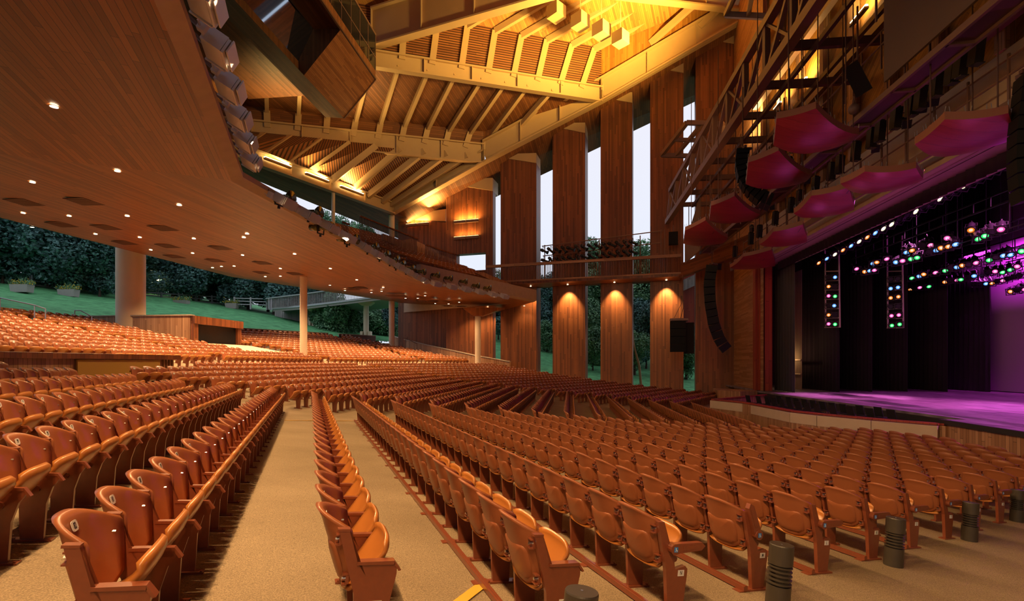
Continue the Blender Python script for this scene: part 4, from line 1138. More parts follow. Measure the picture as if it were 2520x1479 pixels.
# the mass of the other seats: one mesh
def low_chair(nb=5, nzb=5):
    b = back_mesh(nb, nzb); s = pan_mesh(3, 4); l = MB()
    prof = [(-.05, 0), (.09, 0), (.07, .30), (.14, .50), (.13, .545), (-.095, .535), (-.175, .735), (-.225, .735), (-.11, .36)]
    l.prism(prof, 0, -.28, -.25)
    l.box((-.265, .02, .54), (.05, .24, .02)); l.box((-.265, .02, .01), (.07, .26, .02))
    for sx in (-1, 1): l.box((sx * .225, -.19, .665), (.05, .03, .05)); 
    pl = MB(); o = Vector((0, -.165 - .345 * .40 + .022, .745)); ez = Vector((0, -.40, 1)).normalized()
    pl.face([pl.vert(o + Vector((x, .004, 0)) + ez * z) for x, z in ((.038, -.03), (-.038, -.03), (-.038, .03), (.038, .03))])
    V = []; Fq = []; mats = []
    for mb_, mi in ((b, 0), (s, 1), (l, 2), (pl, 3)):
        off = len(V); V += mb_.v
        for f in mb_.f: Fq.append(tuple(x + off for x in f)); mats.append(mi)
    return np.array(V), Fq, mats
def mass(name, places, chairdef, mats, **kw):
    V, Fq, mi = chairdef; n = len(places); nv = len(V)
    Mx = np.array([np.array(m) for m in places])
    P = np.einsum('nij,vj->nvi', Mx[:, :3, :3], V) + Mx[:, None, :3, 3]
    loops = np.array([i for f in Fq for i in f]); ln = np.array([len(f) for f in Fq])
    me = bpy.data.meshes.new(name); me.vertices.add(n * nv); me.vertices.foreach_set('co', P.reshape(-1))
    me.loops.add(len(loops) * n); me.loops.foreach_set('vertex_index', (loops[None, :] + np.arange(n)[:, None] * nv).reshape(-1))
    me.polygons.add(len(Fq) * n); tot = np.tile(ln, n); st = np.concatenate([[0], np.cumsum(tot)[:-1]])
    me.polygons.foreach_set('loop_start', st); me.polygons.foreach_set('loop_total', tot)
    for m_ in mats: me.materials.append(m_)
    me.polygons.foreach_set('material_index', np.tile(np.array(mi), n)); me.update(calc_edges=True); me.validate()
    me.polygons.foreach_set('use_smooth', np.tile(np.array([x < 2 for x in mi]), n))
    o = bpy.data.objects.new(name, me); COL.objects.link(o); return tag(o, **kw)
LOW = low_chair(); LOW2 = low_chair(3, 3)
pl_near = [chair_frame(c[0], c[3], c[4]) for c in rest if c[0] == 'A']
pl_far = [chair_frame(c[0], c[3], c[4]) for c in rest if c[0] != 'A']
allm = pl_near + pl_far
mass('stadium_seats', allm, LOW, [M['seatback'], M['seatpan'], M['iron'], M['plate']], label='rows upon rows of smaller brown and orange folding seats filling the far blocks', cat='seats', kind='stuff')
# floor rails behind rows N to J
for i in range(-0, 6):
    q = Q0 + ROW * i - .165; p0 = near_end(i); L_ = chr(ord('O') - i)
    mb = MB(); p1 = 18.4 - q * TB - 1
    a, b = blk('A', q, p0 - .05), blk('A', q, p1); zz = FZ(q) + .035
    mb.bar((*a, zz), (*b, zz), .045, .045); mb.bar((*a, zz + .024), (*b, zz + .024), .012, .012)
    for j in range(int((p1 - p0) / 1.06)):
        c = blk('A', q, p0 + .53 * 2 * j); mb.box((*c, FZ(q) + .008), (.14, .09, .012), Matrix.Rotation(-TH + math.pi / 2, 3, 'Z') @ Matrix.Rotation(.9, 3, 'Z') if False else Matrix.Rotation(TH, 3, 'Z'))
    obj('floor_rail', mb, M['iron'], label='long brown steel rail along the floor behind the seats of row %s' % L_, cat='rail')
# bollard lights
def bollard(u, v, h, label, scale=1.0, zoff=0):
    a, b = ray(u, v)
    Y = None
    for yy in np.arange(1.2, 14, .01):
        q = QR(a * yy, yy)
        if ZC + b * yy <= FZ(q) + zoff: Y = yy; break
    x, y = a * Y, Y; q = QR(x, y); s = .1204 - .0044 * q; n = Vector((FA[0] * s, FA[1] * s, 1)).normalized()
    r = empty('bollard_light', (0, 0, 0), label=label, cat='bollard', group=None)
    r.matrix_world = Matrix.Translation((x, y, FZ(q))) @ n.to_track_quat('Z', 'Y').to_matrix().to_4x4()
    R_ = .098
    def lathe(prof, mat, name):
        mb = MB(); N_ = 40; rings = [[mb.vert((rr * math.cos(2 * math.pi * j / N_), rr * math.sin(2 * math.pi * j / N_), z)) for j in range(N_)] for rr, z in prof]
        for A_, B_ in zip(rings, rings[1:]):
            for j in range(N_): mb.face((A_[j], A_[(j + 1) % N_], B_[(j + 1) % N_], B_[j]))
        mb.face(rings[0][::-1]); mb.face(rings[-1]); o = obj(name, mb, mat, r, smooth=False); return o
    H = h
    lathe([(R_, 0), (R_, H * .38)], M['bollard'], 'base')
    lathe([(R_ * .82, H * .38), (R_ * .82, H * .70)], M['blackg'], 'lamp_core')
    for j in range(5):
        z = H * (.40 + .062 * j); lathe([(R_ * .84, z), (R_ * 1.0, z + .004), (R_ * 1.0, z + .012), (R_ * .84, z + .018)], M['bollard'], 'louvre_ring')
    lathe([(R_, H * .70), (R_, H * .985), (R_ * .96, H)], M['bollard'], 'cap')
    lathe([(.008, H), (.008, H + .004)], M['bolt'], 'screw')
Hb = .56
bollard(1912, 1500, Hb, 'dark round bollard light beside the aisle end of row M')
bollard(2198, 1392, Hb, 'dark round bollard light beside the aisle end of row K')
bollard(2385, 1330, Hb, 'dark round bollard light beside the aisle end of row I')
bollard(2502, 1283, Hb, 'dark round bollard light cut by the edge of the photo, beside row G')
bollard(1408, 1700, Hb, 'dark round bollard light in front of the letter O plate, only its top in view')
# yellow floor marks
for (u0, v0, u1, v1, lab) in ((1110, 1500, 1192, 1438, 'worn yellow paint stripe on the floor beside the foot of the rail'), (702, 1035, 868, 1036, 'thin yellow line across the far end of the walkway')):
    def fl(u, v):
        a, b = ray(u, v)
        for yy in np.arange(1.0, 60, .02):
            if ZC + b * yy <= FZ(QR(a * yy, yy)): return Vector((a * yy, yy, FZ(QR(a * yy, yy)) + .006))
    a, b = fl(u0, v0), fl(u1, v1); mb = MB(); mb.bar(a, b, .10, .004); obj('floor_marking', mb, M['yellow'], label=lab, cat='marking')
# ------------------------------------------------------------------ hanging timber control cabin under the roof
BE = 41.0; s0 = atB(612, 231, BE); s1 = atB(754, 235, BE); s2 = atB(801, 288, BE); s3 = atB(846, 291, BE); s4 = atB(924, 195, BE); s5 = atB(924, 174, BE)
s0 = Vector((s0.x, s0.y, s1.z)); top = 4.2
BR = dot(atZ(752, 185, s3.z).xy, RB)
bv = Vector((RB[0], RB[1], 0)); LEN = 26
cab = empty('hanging_cabin', s3 - bv * 0, label='timber clad control cabin with slanted dark windows hanging under the roof', cat='control cabin')
def shift(p, b): return p + bv * (b - BE)
mb = MB()
near_b = BE - LEN
mbu = MB()
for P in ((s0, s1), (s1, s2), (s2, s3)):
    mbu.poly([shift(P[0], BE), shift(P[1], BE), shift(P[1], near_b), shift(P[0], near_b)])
M['cabin_shaded'] = wood('cabin_boards_shaded', (.085, .028, .010), (.17, .062, .022), .16, 5, .5, .05)  # darker copy of the cabin boards; shade is put into the colour
mb.poly([shift(s3, BE), shift(s4, BE), shift(s4, BR), shift(s3, BR)])
mb.poly([shift(s4, BE), shift(s5, BE), shift(s5, near_b), shift(s4, near_b)])
mb.poly([s0 + up * 3, s0, s1, s2, s3, s4, s5, s5 + up * .1])
mb.poly([s0, s0 + up * 5, shift(s0, near_b) + up * 5, shift(s0, near_b)])
mb.poly([s5, s0 + up * 5, shift(s0, near_b) + up * 5, shift(s5, near_b)])
o = obj('underside_cladding', mbu, M['cabin_shaded'], cab, across=(FB[0], FB[1], .001)); o.location = -Vector(cab.location)
o = obj('cabin_cladding', mb, M['cabin'], cab, across=(FB[0], FB[1], .001)); o.location = -Vector(cab.location)
# recess with the slanted windows
w1 = atB(771, 71, BR); w0 = atB(734, 150, BR); sl = atB(735, 184, BR)
r4 = shift(s4, BR); r3 = shift(s3, BR)
mb = MB()
mb.poly([r3, r4, w1, w0, sl]); mb.poly([r4, w1, shift(w1, near_b), shift(r4, near_b)]); mb.poly([w0, sl, shift(sl, near_b), shift(w0, near_b)]); mb.poly([sl, r3, shift(r3, near_b), shift(sl, near_b)])
o = obj('window_recess', mb, M['cabin_shaded'], cab, across=(FB[0], FB[1], .001)); o.location = -Vector(cab.location)
mb = MB(); mb.poly([w1, w0, shift(w0, near_b), shift(w1, near_b)]); o = obj('slanted_window', mb, M['mirror'], cab); o.location = -Vector(cab.location)
mb = MB()
for b in (BR - .05, BR - 3.4, BR - 6.6, BR - 9.8, BR - 13):
    mb.bar(shift(w1, b), shift(w0, b), .16, .1)
mb.bar(shift(w0, BR), shift(w0, near_b), .16, .12); mb.bar(shift(w1, BR), shift(w1, near_b), .12, .12)
mb.bar(shift(s4, BE), shift(s4, near_b), .14, .14); mb.bar(s3, s4, .12, .12); mb.bar(s1, s2, .1, .1)
o = obj('window_frame', mb, M['steeld'], cab); o.location = -Vector(cab.location)
# glazed gallery on top of the cabin, next to the roof beam
mb = MB(); g = shift(s5, BE)
mb.poly([g, g + up * 3.0, shift(s5, near_b) + up * 3.0, shift(s5, near_b)]); o = obj('gallery_glass', mb, M['glassd'], cab); o.location = -Vector(cab.location)
mb = MB()
for i in range(12): p = shift(s5, BE - i * 1.6); mb.bar(p, p + up * 3, .06)
mb.bar(g + up * 1.1, shift(s5, near_b) + up * 1.1, .06); mb.bar(g + up * 3.0, shift(s5, near_b) + up * 3, .12)
o = obj('gallery_frame', mb, M['steel'], cab); o.location = -Vector(cab.location)
# box loudspeakers on the roof joists
M['boxsp'] = plain('cream_box', (.47, .33, .16), .6)
for i, (u, v, w) in enumerate(((1369, 30, 42), (1428, 53, 41), (1480, 75, 41), (1527, 95, 38))):
    p = atY(u, v, 43.5 - i * .2); s = w * 43.5 / 1250 * .80; mb = MB(); mb.box((0, 0, 0), (s, s, s * .92), Matrix.Rotation(.75, 3, 'Z'))
    r = obj('ceiling_loudspeaker', mb, M['boxsp'], label='cream box loudspeaker under the roof, ' + ['nearest the top edge', 'second from the cabin', 'third from the cabin', 'nearest the pillars'][i], cat='loudspeaker', group='cream boxes under the roof', loc=p)
    b2 = MB(); b2.bar((0, 0, s * .4), (0, 0, 4.5), .06); obj('hanger', b2, M['beam'], r)
# ------------------------------------------------------------------ round columns
def column(u, Y, dia, z0, z1, label, funnel=False):
    a = (u - CX) / F0; x = a * Y; mb = MB(); mb.tube([(x, Y, z0), (x, Y, z1)], dia / 2, 40, cap=False)
    obj('column', mb, M['column'], label=label, cat='column', kind='structure', smooth=True)
    if funnel:
        mb = MB(); n = 4; w = 1.4
        mb.hexa([(x - .5, Y - .5, z1 - .9), (x + .5, Y - .5, z1 - .9), (x + .5, Y + .5, z1 - .9), (x - .5, Y + .5, z1 - .9), (x - 1.5, Y - .8, z1 - .1), (x + 2.8, Y - .8, z1 - .1), (x + 2.8, Y + .8, z1 - .1), (x - 1.5, Y + .8, z1 - .1)])
        obj('column_head', mb, M['soffit'], kind='structure')
column(322, 36, 1.75, 2, 9.8, 'thickest cream column, standing behind the timber booth wall')
column(747, 39.7, .54, 1.2, 9.0, 'slim cream column rising from among the orange seats')
column(964, 57.5, .64, 2.5, 18.6, 'tall cream column carrying the corner of the roof beams')
column(1176, 52.5, .60, 0, 7.5, 'slim cream column beside the side retaining wall', True)
column(820, 49.5, .34, 15.0, 18.6, 'short thin column above the upper seats')
# ------------------------------------------------------------------ booths and walls among the seats
def hbx(mb, a0, a1, b0, b1, z0, z1, m=0, za=None):
    P = [hall(a0, b0), hall(a1, b0), hall(a1, b1), hall(a0, b1)]
    mb.hexa([(p.x, p.y, z0) for p in P] + [(p.x, p.y, z1 if za is None or i in (1, 2) else za) for i, p in enumerate(P)], m)
lo = empty('low_booth', hall(-16.1, 19.0, .9), label='low timber booth with a pale sloped roof and a yellow panel, behind the near seats', cat='booth')
def sub(name, mb, mat, par, **k):
    o = obj(name, mb, mat, par, **k); o.location = -Vector(par.location); return o
mb = MB(); hbx(mb, -19.0, -16.1, 6, 18.4, .2, 1.93); sub('booth_wall', mb, M['cedar'], lo)
mb = MB(); hbx(mb, -19.4, -15.95, 6, 19.1, 1.93, 2.03, za=2.12); sub('booth_roof', mb, M['wtop'], lo)
mb = MB(); hbx(mb, -16.02, -15.9, 6, 19.15, 1.86, 2.04); sub('roof_edge_board', mb, M['pillar'], lo)
mb = MB(); hbx(mb, -16.06, -16.0, 14.85, 18.2, 1.12, 1.84); M['panel'] = plain('mustard_panel', (.46, .27, .06), .35); sub('yellow_panel', mb, M['panel'], lo)
mb = MB()
for i in range(16): b = 14.9 + i * .215; hbx(mb, -16.12, -16.0, b, b + .09, .75, 1.08)
for i in range(5): b = 18.35 + i * .15; hbx(mb, -16.3 , -16.1, b, b + .06, .75, 1.86)
sub('slats', mb, M['cedar'], lo)
ct = empty('control_booth', hall(-25.7, 32.1, 3), label='raised timber control booth with a dark window, in front of the thick column', cat='booth')
mb = MB(); hbx(mb, -34, -25.9, 32.1, 32.35, 2.0, 5.02); hbx(mb, -34, -33.8, 32.1, 37.2, 2.0, 4.8); hbx(mb, -34, -25.9, 37.0, 37.2, 2.0, 4.9); sub('booth_wall', mb, M['cedar'], ct)
mb = MB(); hbx(mb, -25.95, -25.7, 32.1, 32.55, 2.0, 5.0); hbx(mb, -25.95, -25.7, 36.75, 37.2, 2.0, 4.9); hbx(mb, -25.95, -25.6, 32.1, 37.3, 4.45, 5.0); hbx(mb, -25.95, -25.7, 32.1, 37.2, 2.0, 2.95); sub('window_surround', mb, M['pillar'], ct)
mb = MB(); hbx(mb, -25.9, -25.86, 32.5, 36.8, 2.9, 4.5); sub('booth_window', mb, M['glassd'], ct)
mb = MB(); hbx(mb, -34.1, -25.85, 32.0, 32.4, 5.0, 5.08); sub('top_rail', mb, M['wtop'], ct)
mb = MB(); hbx(mb, -25.6, -22.3, 32.0, 38.0, .5, 2.55, za=3.15); hbx(mb, -22.3, -20.6, 34.0, 38.0, .5, 1.95, za=2.1)
obj('concrete_landing', mb, M['conc'], label='bare concrete landing in front of the raised control booth', cat='landing')
# side retaining wall beyond the far seats
mb = MB(); cp = MB(); pr = [(-22.5, 15.1), (-17, 15.2), (-10, 15.3), (-5.5, 15.5)]
for (q0, p0), (q1, p1) in zip(pr, pr[1:]):
    A_, B_ = blk('C', q0, p0), blk('C', q1, p1); n = (RC[0] * .25, RC[1] * .25)
    z0, z1 = FZ(q0) + 1.15, FZ(q1) + 1.15
    mb.hexa([(*A_, 0), (*B_, -1), (B_[0] + n[0], B_[1] + n[1], -1), (A_[0] + n[0], A_[1] + n[1], 0), (*A_, z0), (*B_, z1), (B_[0] + n[0], B_[1] + n[1], z1), (A_[0] + n[0], A_[1] + n[1], z0)])
    cp.bar((A_[0] + n[0] / 2, A_[1] + n[1] / 2, z0 + .03), (B_[0] + n[0] / 2, B_[1] + n[1] / 2, z1 + .03), .4, .07)
rw = empty('retaining_wall', (0, 0, 0), label='stepped timber wall bounding the far orange seats, columns rising behind it', cat='wall'); obj('boarded_wall', mb, M['cedar'], rw); obj('coping', cp, M['wtop'], rw)
# dark rail behind the last rows
for (k, p0, p1) in (('C', -3.5, 7.4), ('C', 8.8, 14.0)):
    mb = MB(); A_, B_ = blk(k, -24.3, p0), blk(k, -24.3, p1); mb.bar((*A_, 5.05), (*B_, 5.05), .35, .08, 1)
    A2, B2 = blk(k, -24.2, p0), blk(k, -24.2, p1); mb.bar((*A2, 4.6), (*B2, 4.6), .06, .85)
    obj('parapet', mb, [M['steeld'], M['wtop']], label='dark parapet behind the last row of seats, %s' % ('longer stretch' if p0 < 0 else 'shorter stretch'), cat='parapet')
mb = MB(); A_, B_ = blk('B', -24.4, 1), blk('B', -24.4, 11); mb.bar((*A_, 4.75), (*B_, 4.75), .2, .5); obj('parapet', mb, M['cedar'], label='low timber parapet behind the last row under the balcony, below the steel handrail', cat='parapet')
for (pts, lab) in (([(0, 733), (85, 751), (112, 760)], 'long steel handrail above the last row near the edge of the photo'), ([(184, 776), (184, 764), (198, 764), (226, 779)], 'short bent steel handrail beside the raised control booth')):
    mb = MB(); P = [atY(u, v, 29.5 if len(pts) == 3 else 33) for u, v in pts]; mb.tube(P, .035, 8)
    for p in P[:3] if len(pts) == 3 else P[-1:]: mb.tube([p, p - up * .9], .03, 6)
    obj('handrail', mb, M['galv'], label=lab, cat='handrail')
for (u, v, n) in ((1103, 861, 0), (1140, 868, 1), (1000, 838, 2)):
    mb = MB(); P = [atY(u - 10, v - 6, 59), atY(u - 2, v - 6, 59), atY(u + 28, v + 9, 59)]; mb.tube(P, .04, 6)
    for p in P: mb.tube([p, p - up * 1.2], .03, 6)
    obj('handrail', mb, M['steel'], label='thin brown handrail of the steps behind the side retaining wall', cat='handrail', group='handrails behind the retaining wall')
# ------------------------------------------------------------------ things on the balcony soffit
def zsoff(x, y):
    q = QR(x, y)
    z = soffit_z(q)
    # the far block warps down towards its end
    pC = (x - J1[0]) * RC[0] + (y - J1[1]) * RC[1]
    if pC > q * TB: z -= .09 * max(0, pC) * (QF - q) / 17.6
    return z
def hit_soffit(u, v):
    a, b = ray(u, v); Y = 3.0
    while Y < 70:
        if ZC + b * Y >= zsoff(a * Y, Y): return Vector((a * Y, Y, zsoff(a * Y, Y)))
        Y += .03
    return None
M['down'] = emis('downlight_glow', (1.0, .80, .50), 14)
dl = [(133, 259), (289, 419), (80, 447), (441, 503), (57, 523), (170, 530), (313, 530), (608, 574), (79, 558), (235, 575), (344, 583), (477, 586), (600, 583), (371, 614), (474, 622), (597, 627), (725, 624), (813, 660), (690, 660),
      (523, 658), (545, 655), (576, 654), (878, 688), (943, 707), (812, 701), (831, 697), (740, 727), (653, 680), (690, 679), (759, 699), (849, 714), (914, 719), (939, 716), (998, 733), (1028, 733), (1046, 727), (1071, 746), (1104, 747), (1130, 743), (1157, 757), (1200, 757), (1240, 764), (1290, 752)]
mbt = MB(); N_ = 14
def disc_mesh(r, name, mat):
    m = MB(); m.face([m.vert((r * math.cos(2 * math.pi * j / N_), r * math.sin(2 * math.pi * j / N_), 0)) for j in range(N_)][::-1]); return m.mesh(name, mat)
dlens = disc_mesh(.085, 'downlight_lens', M['down'])
tr = MB()
for j in range(N_):
    t0, t1 = 2 * math.pi * j / N_, 2 * math.pi * (j + 1) / N_
    tr.poly([(.085 * math.cos(t0), .085 * math.sin(t0), .0), (.085 * math.cos(t1), .085 * math.sin(t1), .0), (.115 * math.cos(t1), .115 * math.sin(t1), .005), (.115 * math.cos(t0), .115 * math.sin(t0), .005)][::-1])
dtrim = tr.mesh('downlight_trim', M['beam'])
for i, (u, v) in enumerate(dl):
    p = hit_soffit(u, v)
    if p is None: continue
    r = empty('recessed_downlight', p - up * .03, label='small round lamp recessed in the curved timber ceiling under the balcony', cat='ceiling light', group='recessed lamps under the balcony')
    for n_, me in (('lens', dlens), ('trim_ring', dtrim)):
        o = bpy.data.objects.new(n_, me); COL.objects.link(o); o.parent = r
    if i > 1: lamp('SPOT', 'downlight_lamp', p - up * .12, (900 if p.y < 50 else 420) if QR(p.x, p.y) < -6 else 110, (1.0, .62, .28), .08, aim=p - up * 5, cone=120, blend=.7)
for i, (u, v) in enumerate(((60, 496), (207, 494), (152, 551), (262, 558), (402, 560), (308, 596), (413, 604), (543, 609), (430, 630), (530, 640), (647, 646), (645, 670), (728, 673), (868, 711), (888, 708), (964, 727), (987, 727), (1038, 740), (1067, 740), (1102, 752), (1135, 753))):
    p = hit_soffit(u, v)
    if p is None: continue
    k = 'A' if u < -50 else 'B'
    mb = MB(); mb.box((0, 0, 0), (.95, .95, .03), Matrix.Rotation(-PHB if p.x < -8 or p.y < 36 else -PHC, 3, 'Z'))
    for j in range(-4, 5): mb.box((0, j * .1, -.02), (.9, .02, .01), Matrix.Rotation(-PHB, 3, 'Z') if False else None)
    obj('ceiling_vent', mb, M['steeld'], loc=p - up * .03, label='square dark vent grille in the timber ceiling under the balcony', cat='vent', group='vent grilles under the balcony')
# ------------------------------------------------------------------ white floodlight boxes along the balcony front
def flood():
    r = empty('floodlight_box', (0, 0, 0)); m = MB()
    m.box((0, .02, 0), (.72, .40, .34)); obj('housing', m, M['white'], r)
    m = MB(); m.box((0, .26, -.02), (.74, .05, .32)); m.box((0, .33, .02), (.76, .03, .28)); obj('glass_visor', m, M['white'], r)
    m = MB()
    m.prism([(-.2, -.2), (.22, -.2), (.26, .0), (.24, .2), (.14, .2), (.12, .10), (.0, .10), (-.02, .2), (-.14, .2), (-.2, .05)], 0, -.42, -.38)
    for y, z in ((.03, -.05), (-.08, -.08), (.15, .02)): m.tube([(-.43, y, z), (-.41, y, z)], .035, 8, m=1)
    m.box((-.425, .18, .15), (.01, .07, .05), m=1); m.box((-.425, -.08, .15), (.01, .07, .05), m=1); m.box((-.425, .03, -.14), (.01, .12, .04), m=1)
    obj('end_plate', m, [M['white'], M['steeld']], r)
    m = MB(); m.box((.62, -.12, -.05), (.14, .14, .22)); m.bar((.36, -.15, -.1), (.85, -.15, -.1), .03); obj('junction_box', m, M['white'], r)
    m = MB(); m.bar((-.3, -.2, 0), (-.3, -.6, .1), .06); m.bar((.3, -.2, 0), (.3, -.6, .1), .06); obj('mounting_arm', m, M['steel'], r)
    KIDS['floodlight_box'] = list(r.children); return r
fl0 = flood(); fi = True; fp = []
for k, lst in (('A', [18.05 - 1.53 * i for i in range(9)]), ('B', [1.2 + 1.75 * i for i in range(11)]), ('C', [.6 + 1.72 * i for i in range(6)])):
    for j, p in enumerate(lst): fp.append((k, j, p))
for k, j, p in fp:
    x, y = blk(k, QF + (.62 if k == 'A' else .75), p); r = fl0 if fi else dup(fl0, kids=KIDS['floodlight_box']); fi = False
    f, rt = FD[k], RD[k]; z = ZF + (.45 if k == 'A' else -.12)
    r.matrix_world = Matrix(((-rt[0], f[0], 0, x), (-rt[1], f[1], 0, y), (0, 0, 1, z), (0, 0, 0, 1))) @ Matrix.Rotation(-.5, 4, 'X') @ Matrix.Scale(1.0, 4)
    lab = {'A': 'pale metal floodlight box on the near balcony edge, %s up from the corner', 'B': 'pale metal floodlight box on the middle balcony edge, %s past the corner', 'C': 'pale metal floodlight box on the far balcony edge, %s along it'}[k] % ORDN[j]
    tag(r, lab, 'floodlight', 'floodlight boxes along the balcony edge')
# long-lens spotlights over the far floodlights
def spotl():
    r = empty('spotlight', (0, 0, 0)); m = MB(); m.tube([(-.42, 0, 0), (-.1, 0, 0)], [.10, .12], 12); m.tube([(-.1, 0, 0), (.3, 0, 0)], .09, 12); obj('lamp_barrel', m, M['brass'], r, smooth=True)
    m = MB(); m.tube([(.3, 0, 0), (.42, 0, 0)], [.12, .19], 14); obj('lens_hood', m, M['brass'], r, smooth=True)
    m = MB(); m.bar((0, -.14, 0), (0, -.14, -.2), .04, .02); m.bar((0, .14, 0), (0, .14, -.2), .04, .02); m.bar((0, -.14, -.2), (0, .14, -.2), .04); m.bar((0, 0, -.2), (0, 0, -.3), .05); obj('yoke', m, M['black'], r)
    KIDS['spotlight'] = list(r.children); return r
sp0 = spotl(); fi = True
for i, (u, v) in enumerate(((855, 588), (905, 608), (935, 627), (960, 639), (975, 650), (1000, 661), (1028, 668), (1063, 676), (1095, 684), (1132, 692), (1163, 702), (1192, 708), (790, 560), (760, 523), (688, 487))):
    a = (u - CX) / F0
    Y = None; yy = 5.0
    while yy < 60:
        if QR(a * yy, yy) < QF + .35: Y = yy; break
        yy += .05
    p = atY(u, v, Y); r = sp0 if fi else dup(sp0, kids=KIDS['spotlight']); fi = False
    r.matrix_world = Matrix.Translation(p) @ Matrix.Rotation(-.35, 4, 'Z') @ Matrix.Rotation(.1, 4, 'Y') @ Matrix.Scale(1.35, 4)
    tag(r, 'smoked brass spotlight above the balcony edge, %s' % (ORDN[i] + ' going towards the pillars' if i < 12 else ['fourth past the corner', 'second past the corner', 'nearest the corner'][i - 12]), 'spotlight', 'spotlights above the balcony edge')
# ------------------------------------------------------------------ upper balcony seats, rails, partitions
def deck_frame(k, q, p):
    x, y = blk(k, q, p); f = FD[k]; rt = (-RD[k][0], -RD[k][1])
    return Matrix(((rt[0], f[0], 0, x), (rt[1], f[1], 0, y), (0, 0, 1, deck_z(q + .6, k) - .1), (0, 0, 0, 1)))
pls = []
for i in range(14):
    q = QF - 1.9 - 1.2 * i
    for k in 'BC':
        lo_ = q * TB + .6; hi_ = (LB - q * TB if k == 'B' else 13.5 - i * .15); p = lo_
        while p < hi_: pls.append(deck_frame(k, q, p)); p += .54
mass('balcony_seats', pls, LOW2, [M['seatback'], M['seatback'], M['iron'], M['plate']], label='rows of dark red-brown folding seats rising on the upper balcony', cat='seats', kind='stuff')
def slat_rail(name, P0, P1, h, label, n, mat='steeld', cap='pillar', w=.05):
    P0, P1 = Vector(P0), Vector(P1); r = empty(name, P0, label=label, cat='railing'); mb = MB(); o = -P0
    for i in range(n): p = P0.lerp(P1, i / n) + o; mb.bar(p, p + up * h, w, w)
    obj('slats', mb, M[mat], r)
    mb = MB(); mb.bar(P0 + o + up * h, P1 + o + up * h, .12, .12); mb.bar(P0 + o + up * .12, P1 + o + up * .12, .06, .06); obj('handrail', mb, M[cap], r)
def cpt(u, v, q):                      # pixel + ring of block C -> point
    a, b = ray(u, v); d = a * FC[0] + FC[1]; Y = (q + J1[0] * FC[0] + J1[1] * FC[1]) / d
    return Vector((a * Y, Y, ZC + b * Y))
for (u0, v0, u1, v1, q, h, lab) in ((886, 590, 1028, 640, -9.0, 1.9, 'longest dark slatted railing across the upper balcony seats'), (1047, 640, 1122, 662, -9.0, 1.4, 'dark slatted railing ending at the square window opening'), (842, 578, 860, 584, -9.0, 1.0, 'short dark slatted railing piece at the end of the timber partition'),
                               (900, 608, 1010, 650, -6.2, .5, 'low rail between the balcony rows, upper one'), (960, 631, 1060, 666, -4.6, .45, 'low rail between the balcony rows, middle one'), (1000, 650, 1200, 700, -3.4, .45, 'low rail between the balcony rows, lowest and longest')):
    slat_rail('slat_railing', cpt(u0, v0, q), cpt(u1, v1, q), h, lab, int(abs(u1 - u0) / 3.2))
for (P, q, lab) in (([(943, 575), (943, 590), (1120, 665), (1122, 640)], -12, 'sloping timber partition beside the upper seats, in front of the tall column'), ([(990, 591), (1013, 587), (1120, 638), (1120, 655)], -16, 'upper sloping timber wall against the widest pillar'), ([(1172, 672), (1190, 670), (1300, 717), (1302, 733)], -3.0, 'timber side wall stepping down to the end of the balcony')):
    mb = MB(); pts = [cpt(u, v, q) for u, v in P]; mb.slab(pts, (FC[0], FC[1], 0), -.2); obj('timber_partition', mb, M['cedar'], label=lab, cat='partition')
# ------------------------------------------------------------------ walkway along the pillars
zb0 = 9.75
wl0, wl1 = wp(1196, 690, -2.6), wp(1676, 660, -2.6)
wl0.z = wl1.z = zb0
mb = MB(); i0, i1 = wl0, wl1; o0, o1 = i0 + WN * 3.4, i1 + WN * 3.4
mb.hexa([i0, i1, o1, o0, i0 + up * .35, i1 + up * .35, o1 + up * .35, o0 + up * .35])
wkw = empty('side_walkway', i0, label='timber walkway with slatted railing running along the pillars at mid height', cat='walkway')
o = obj('walkway_deck', mb, M['pillar'], wkw, across=WN); o.location = -i0
mb = MB(); L_ = (i1 - i0).length; n = int(L_ / .16)
for i in range(n): p = i0.lerp(i1, i / n) + up * .3; mb.bar(p, p + up * 1.5, .075, .06)
o = obj('slats', mb, M['pillar'], wkw); o.location = -i0
mb = MB(); mb.bar(i0 + up * 1.9, i1 + up * 1.9, .3, .26); mb.bar(i0 + up * .3, i1 + up * .3, .16, .14); o = obj('handrail', mb, M['cedar'], wkw, across=up); o.location = -i0
mb = MB(); e1 = hall(13.2, 39.2, zb0 + .1); mb.bar(i1 - up * .0, Vector((e1.x, e1.y, zb0 + .3)), .5, .25); mb.bar(i1 + up * .6, Vector((e1.x, e1.y, zb0 + 1.0)), .1, 1.1); o = obj('link_platform', mb, M['pillar'], wkw, across=up); o.location = -i0
# scalloped haunches showing through the railing
mb = MB()
for ul, ur in ((1320, 1360), (1440, 1478), (1556, 1600)):
    A_, B_ = wp(ul - 4, 690, .3), wp(ur + 4, 690, .3); A_.z = B_.z = zb0; prof = []
    for j in range(9):
        t = j / 8; p = A_.lerp(B_, t); p.z = zb0 + .35 + .75 * (t ** 2.2); prof.append(p)
    mb.slab([A_, B_] + prof[::-1], WN, .1)
o = obj('curved_haunch', mb, M['cedar'], wkw); o.location = -i0
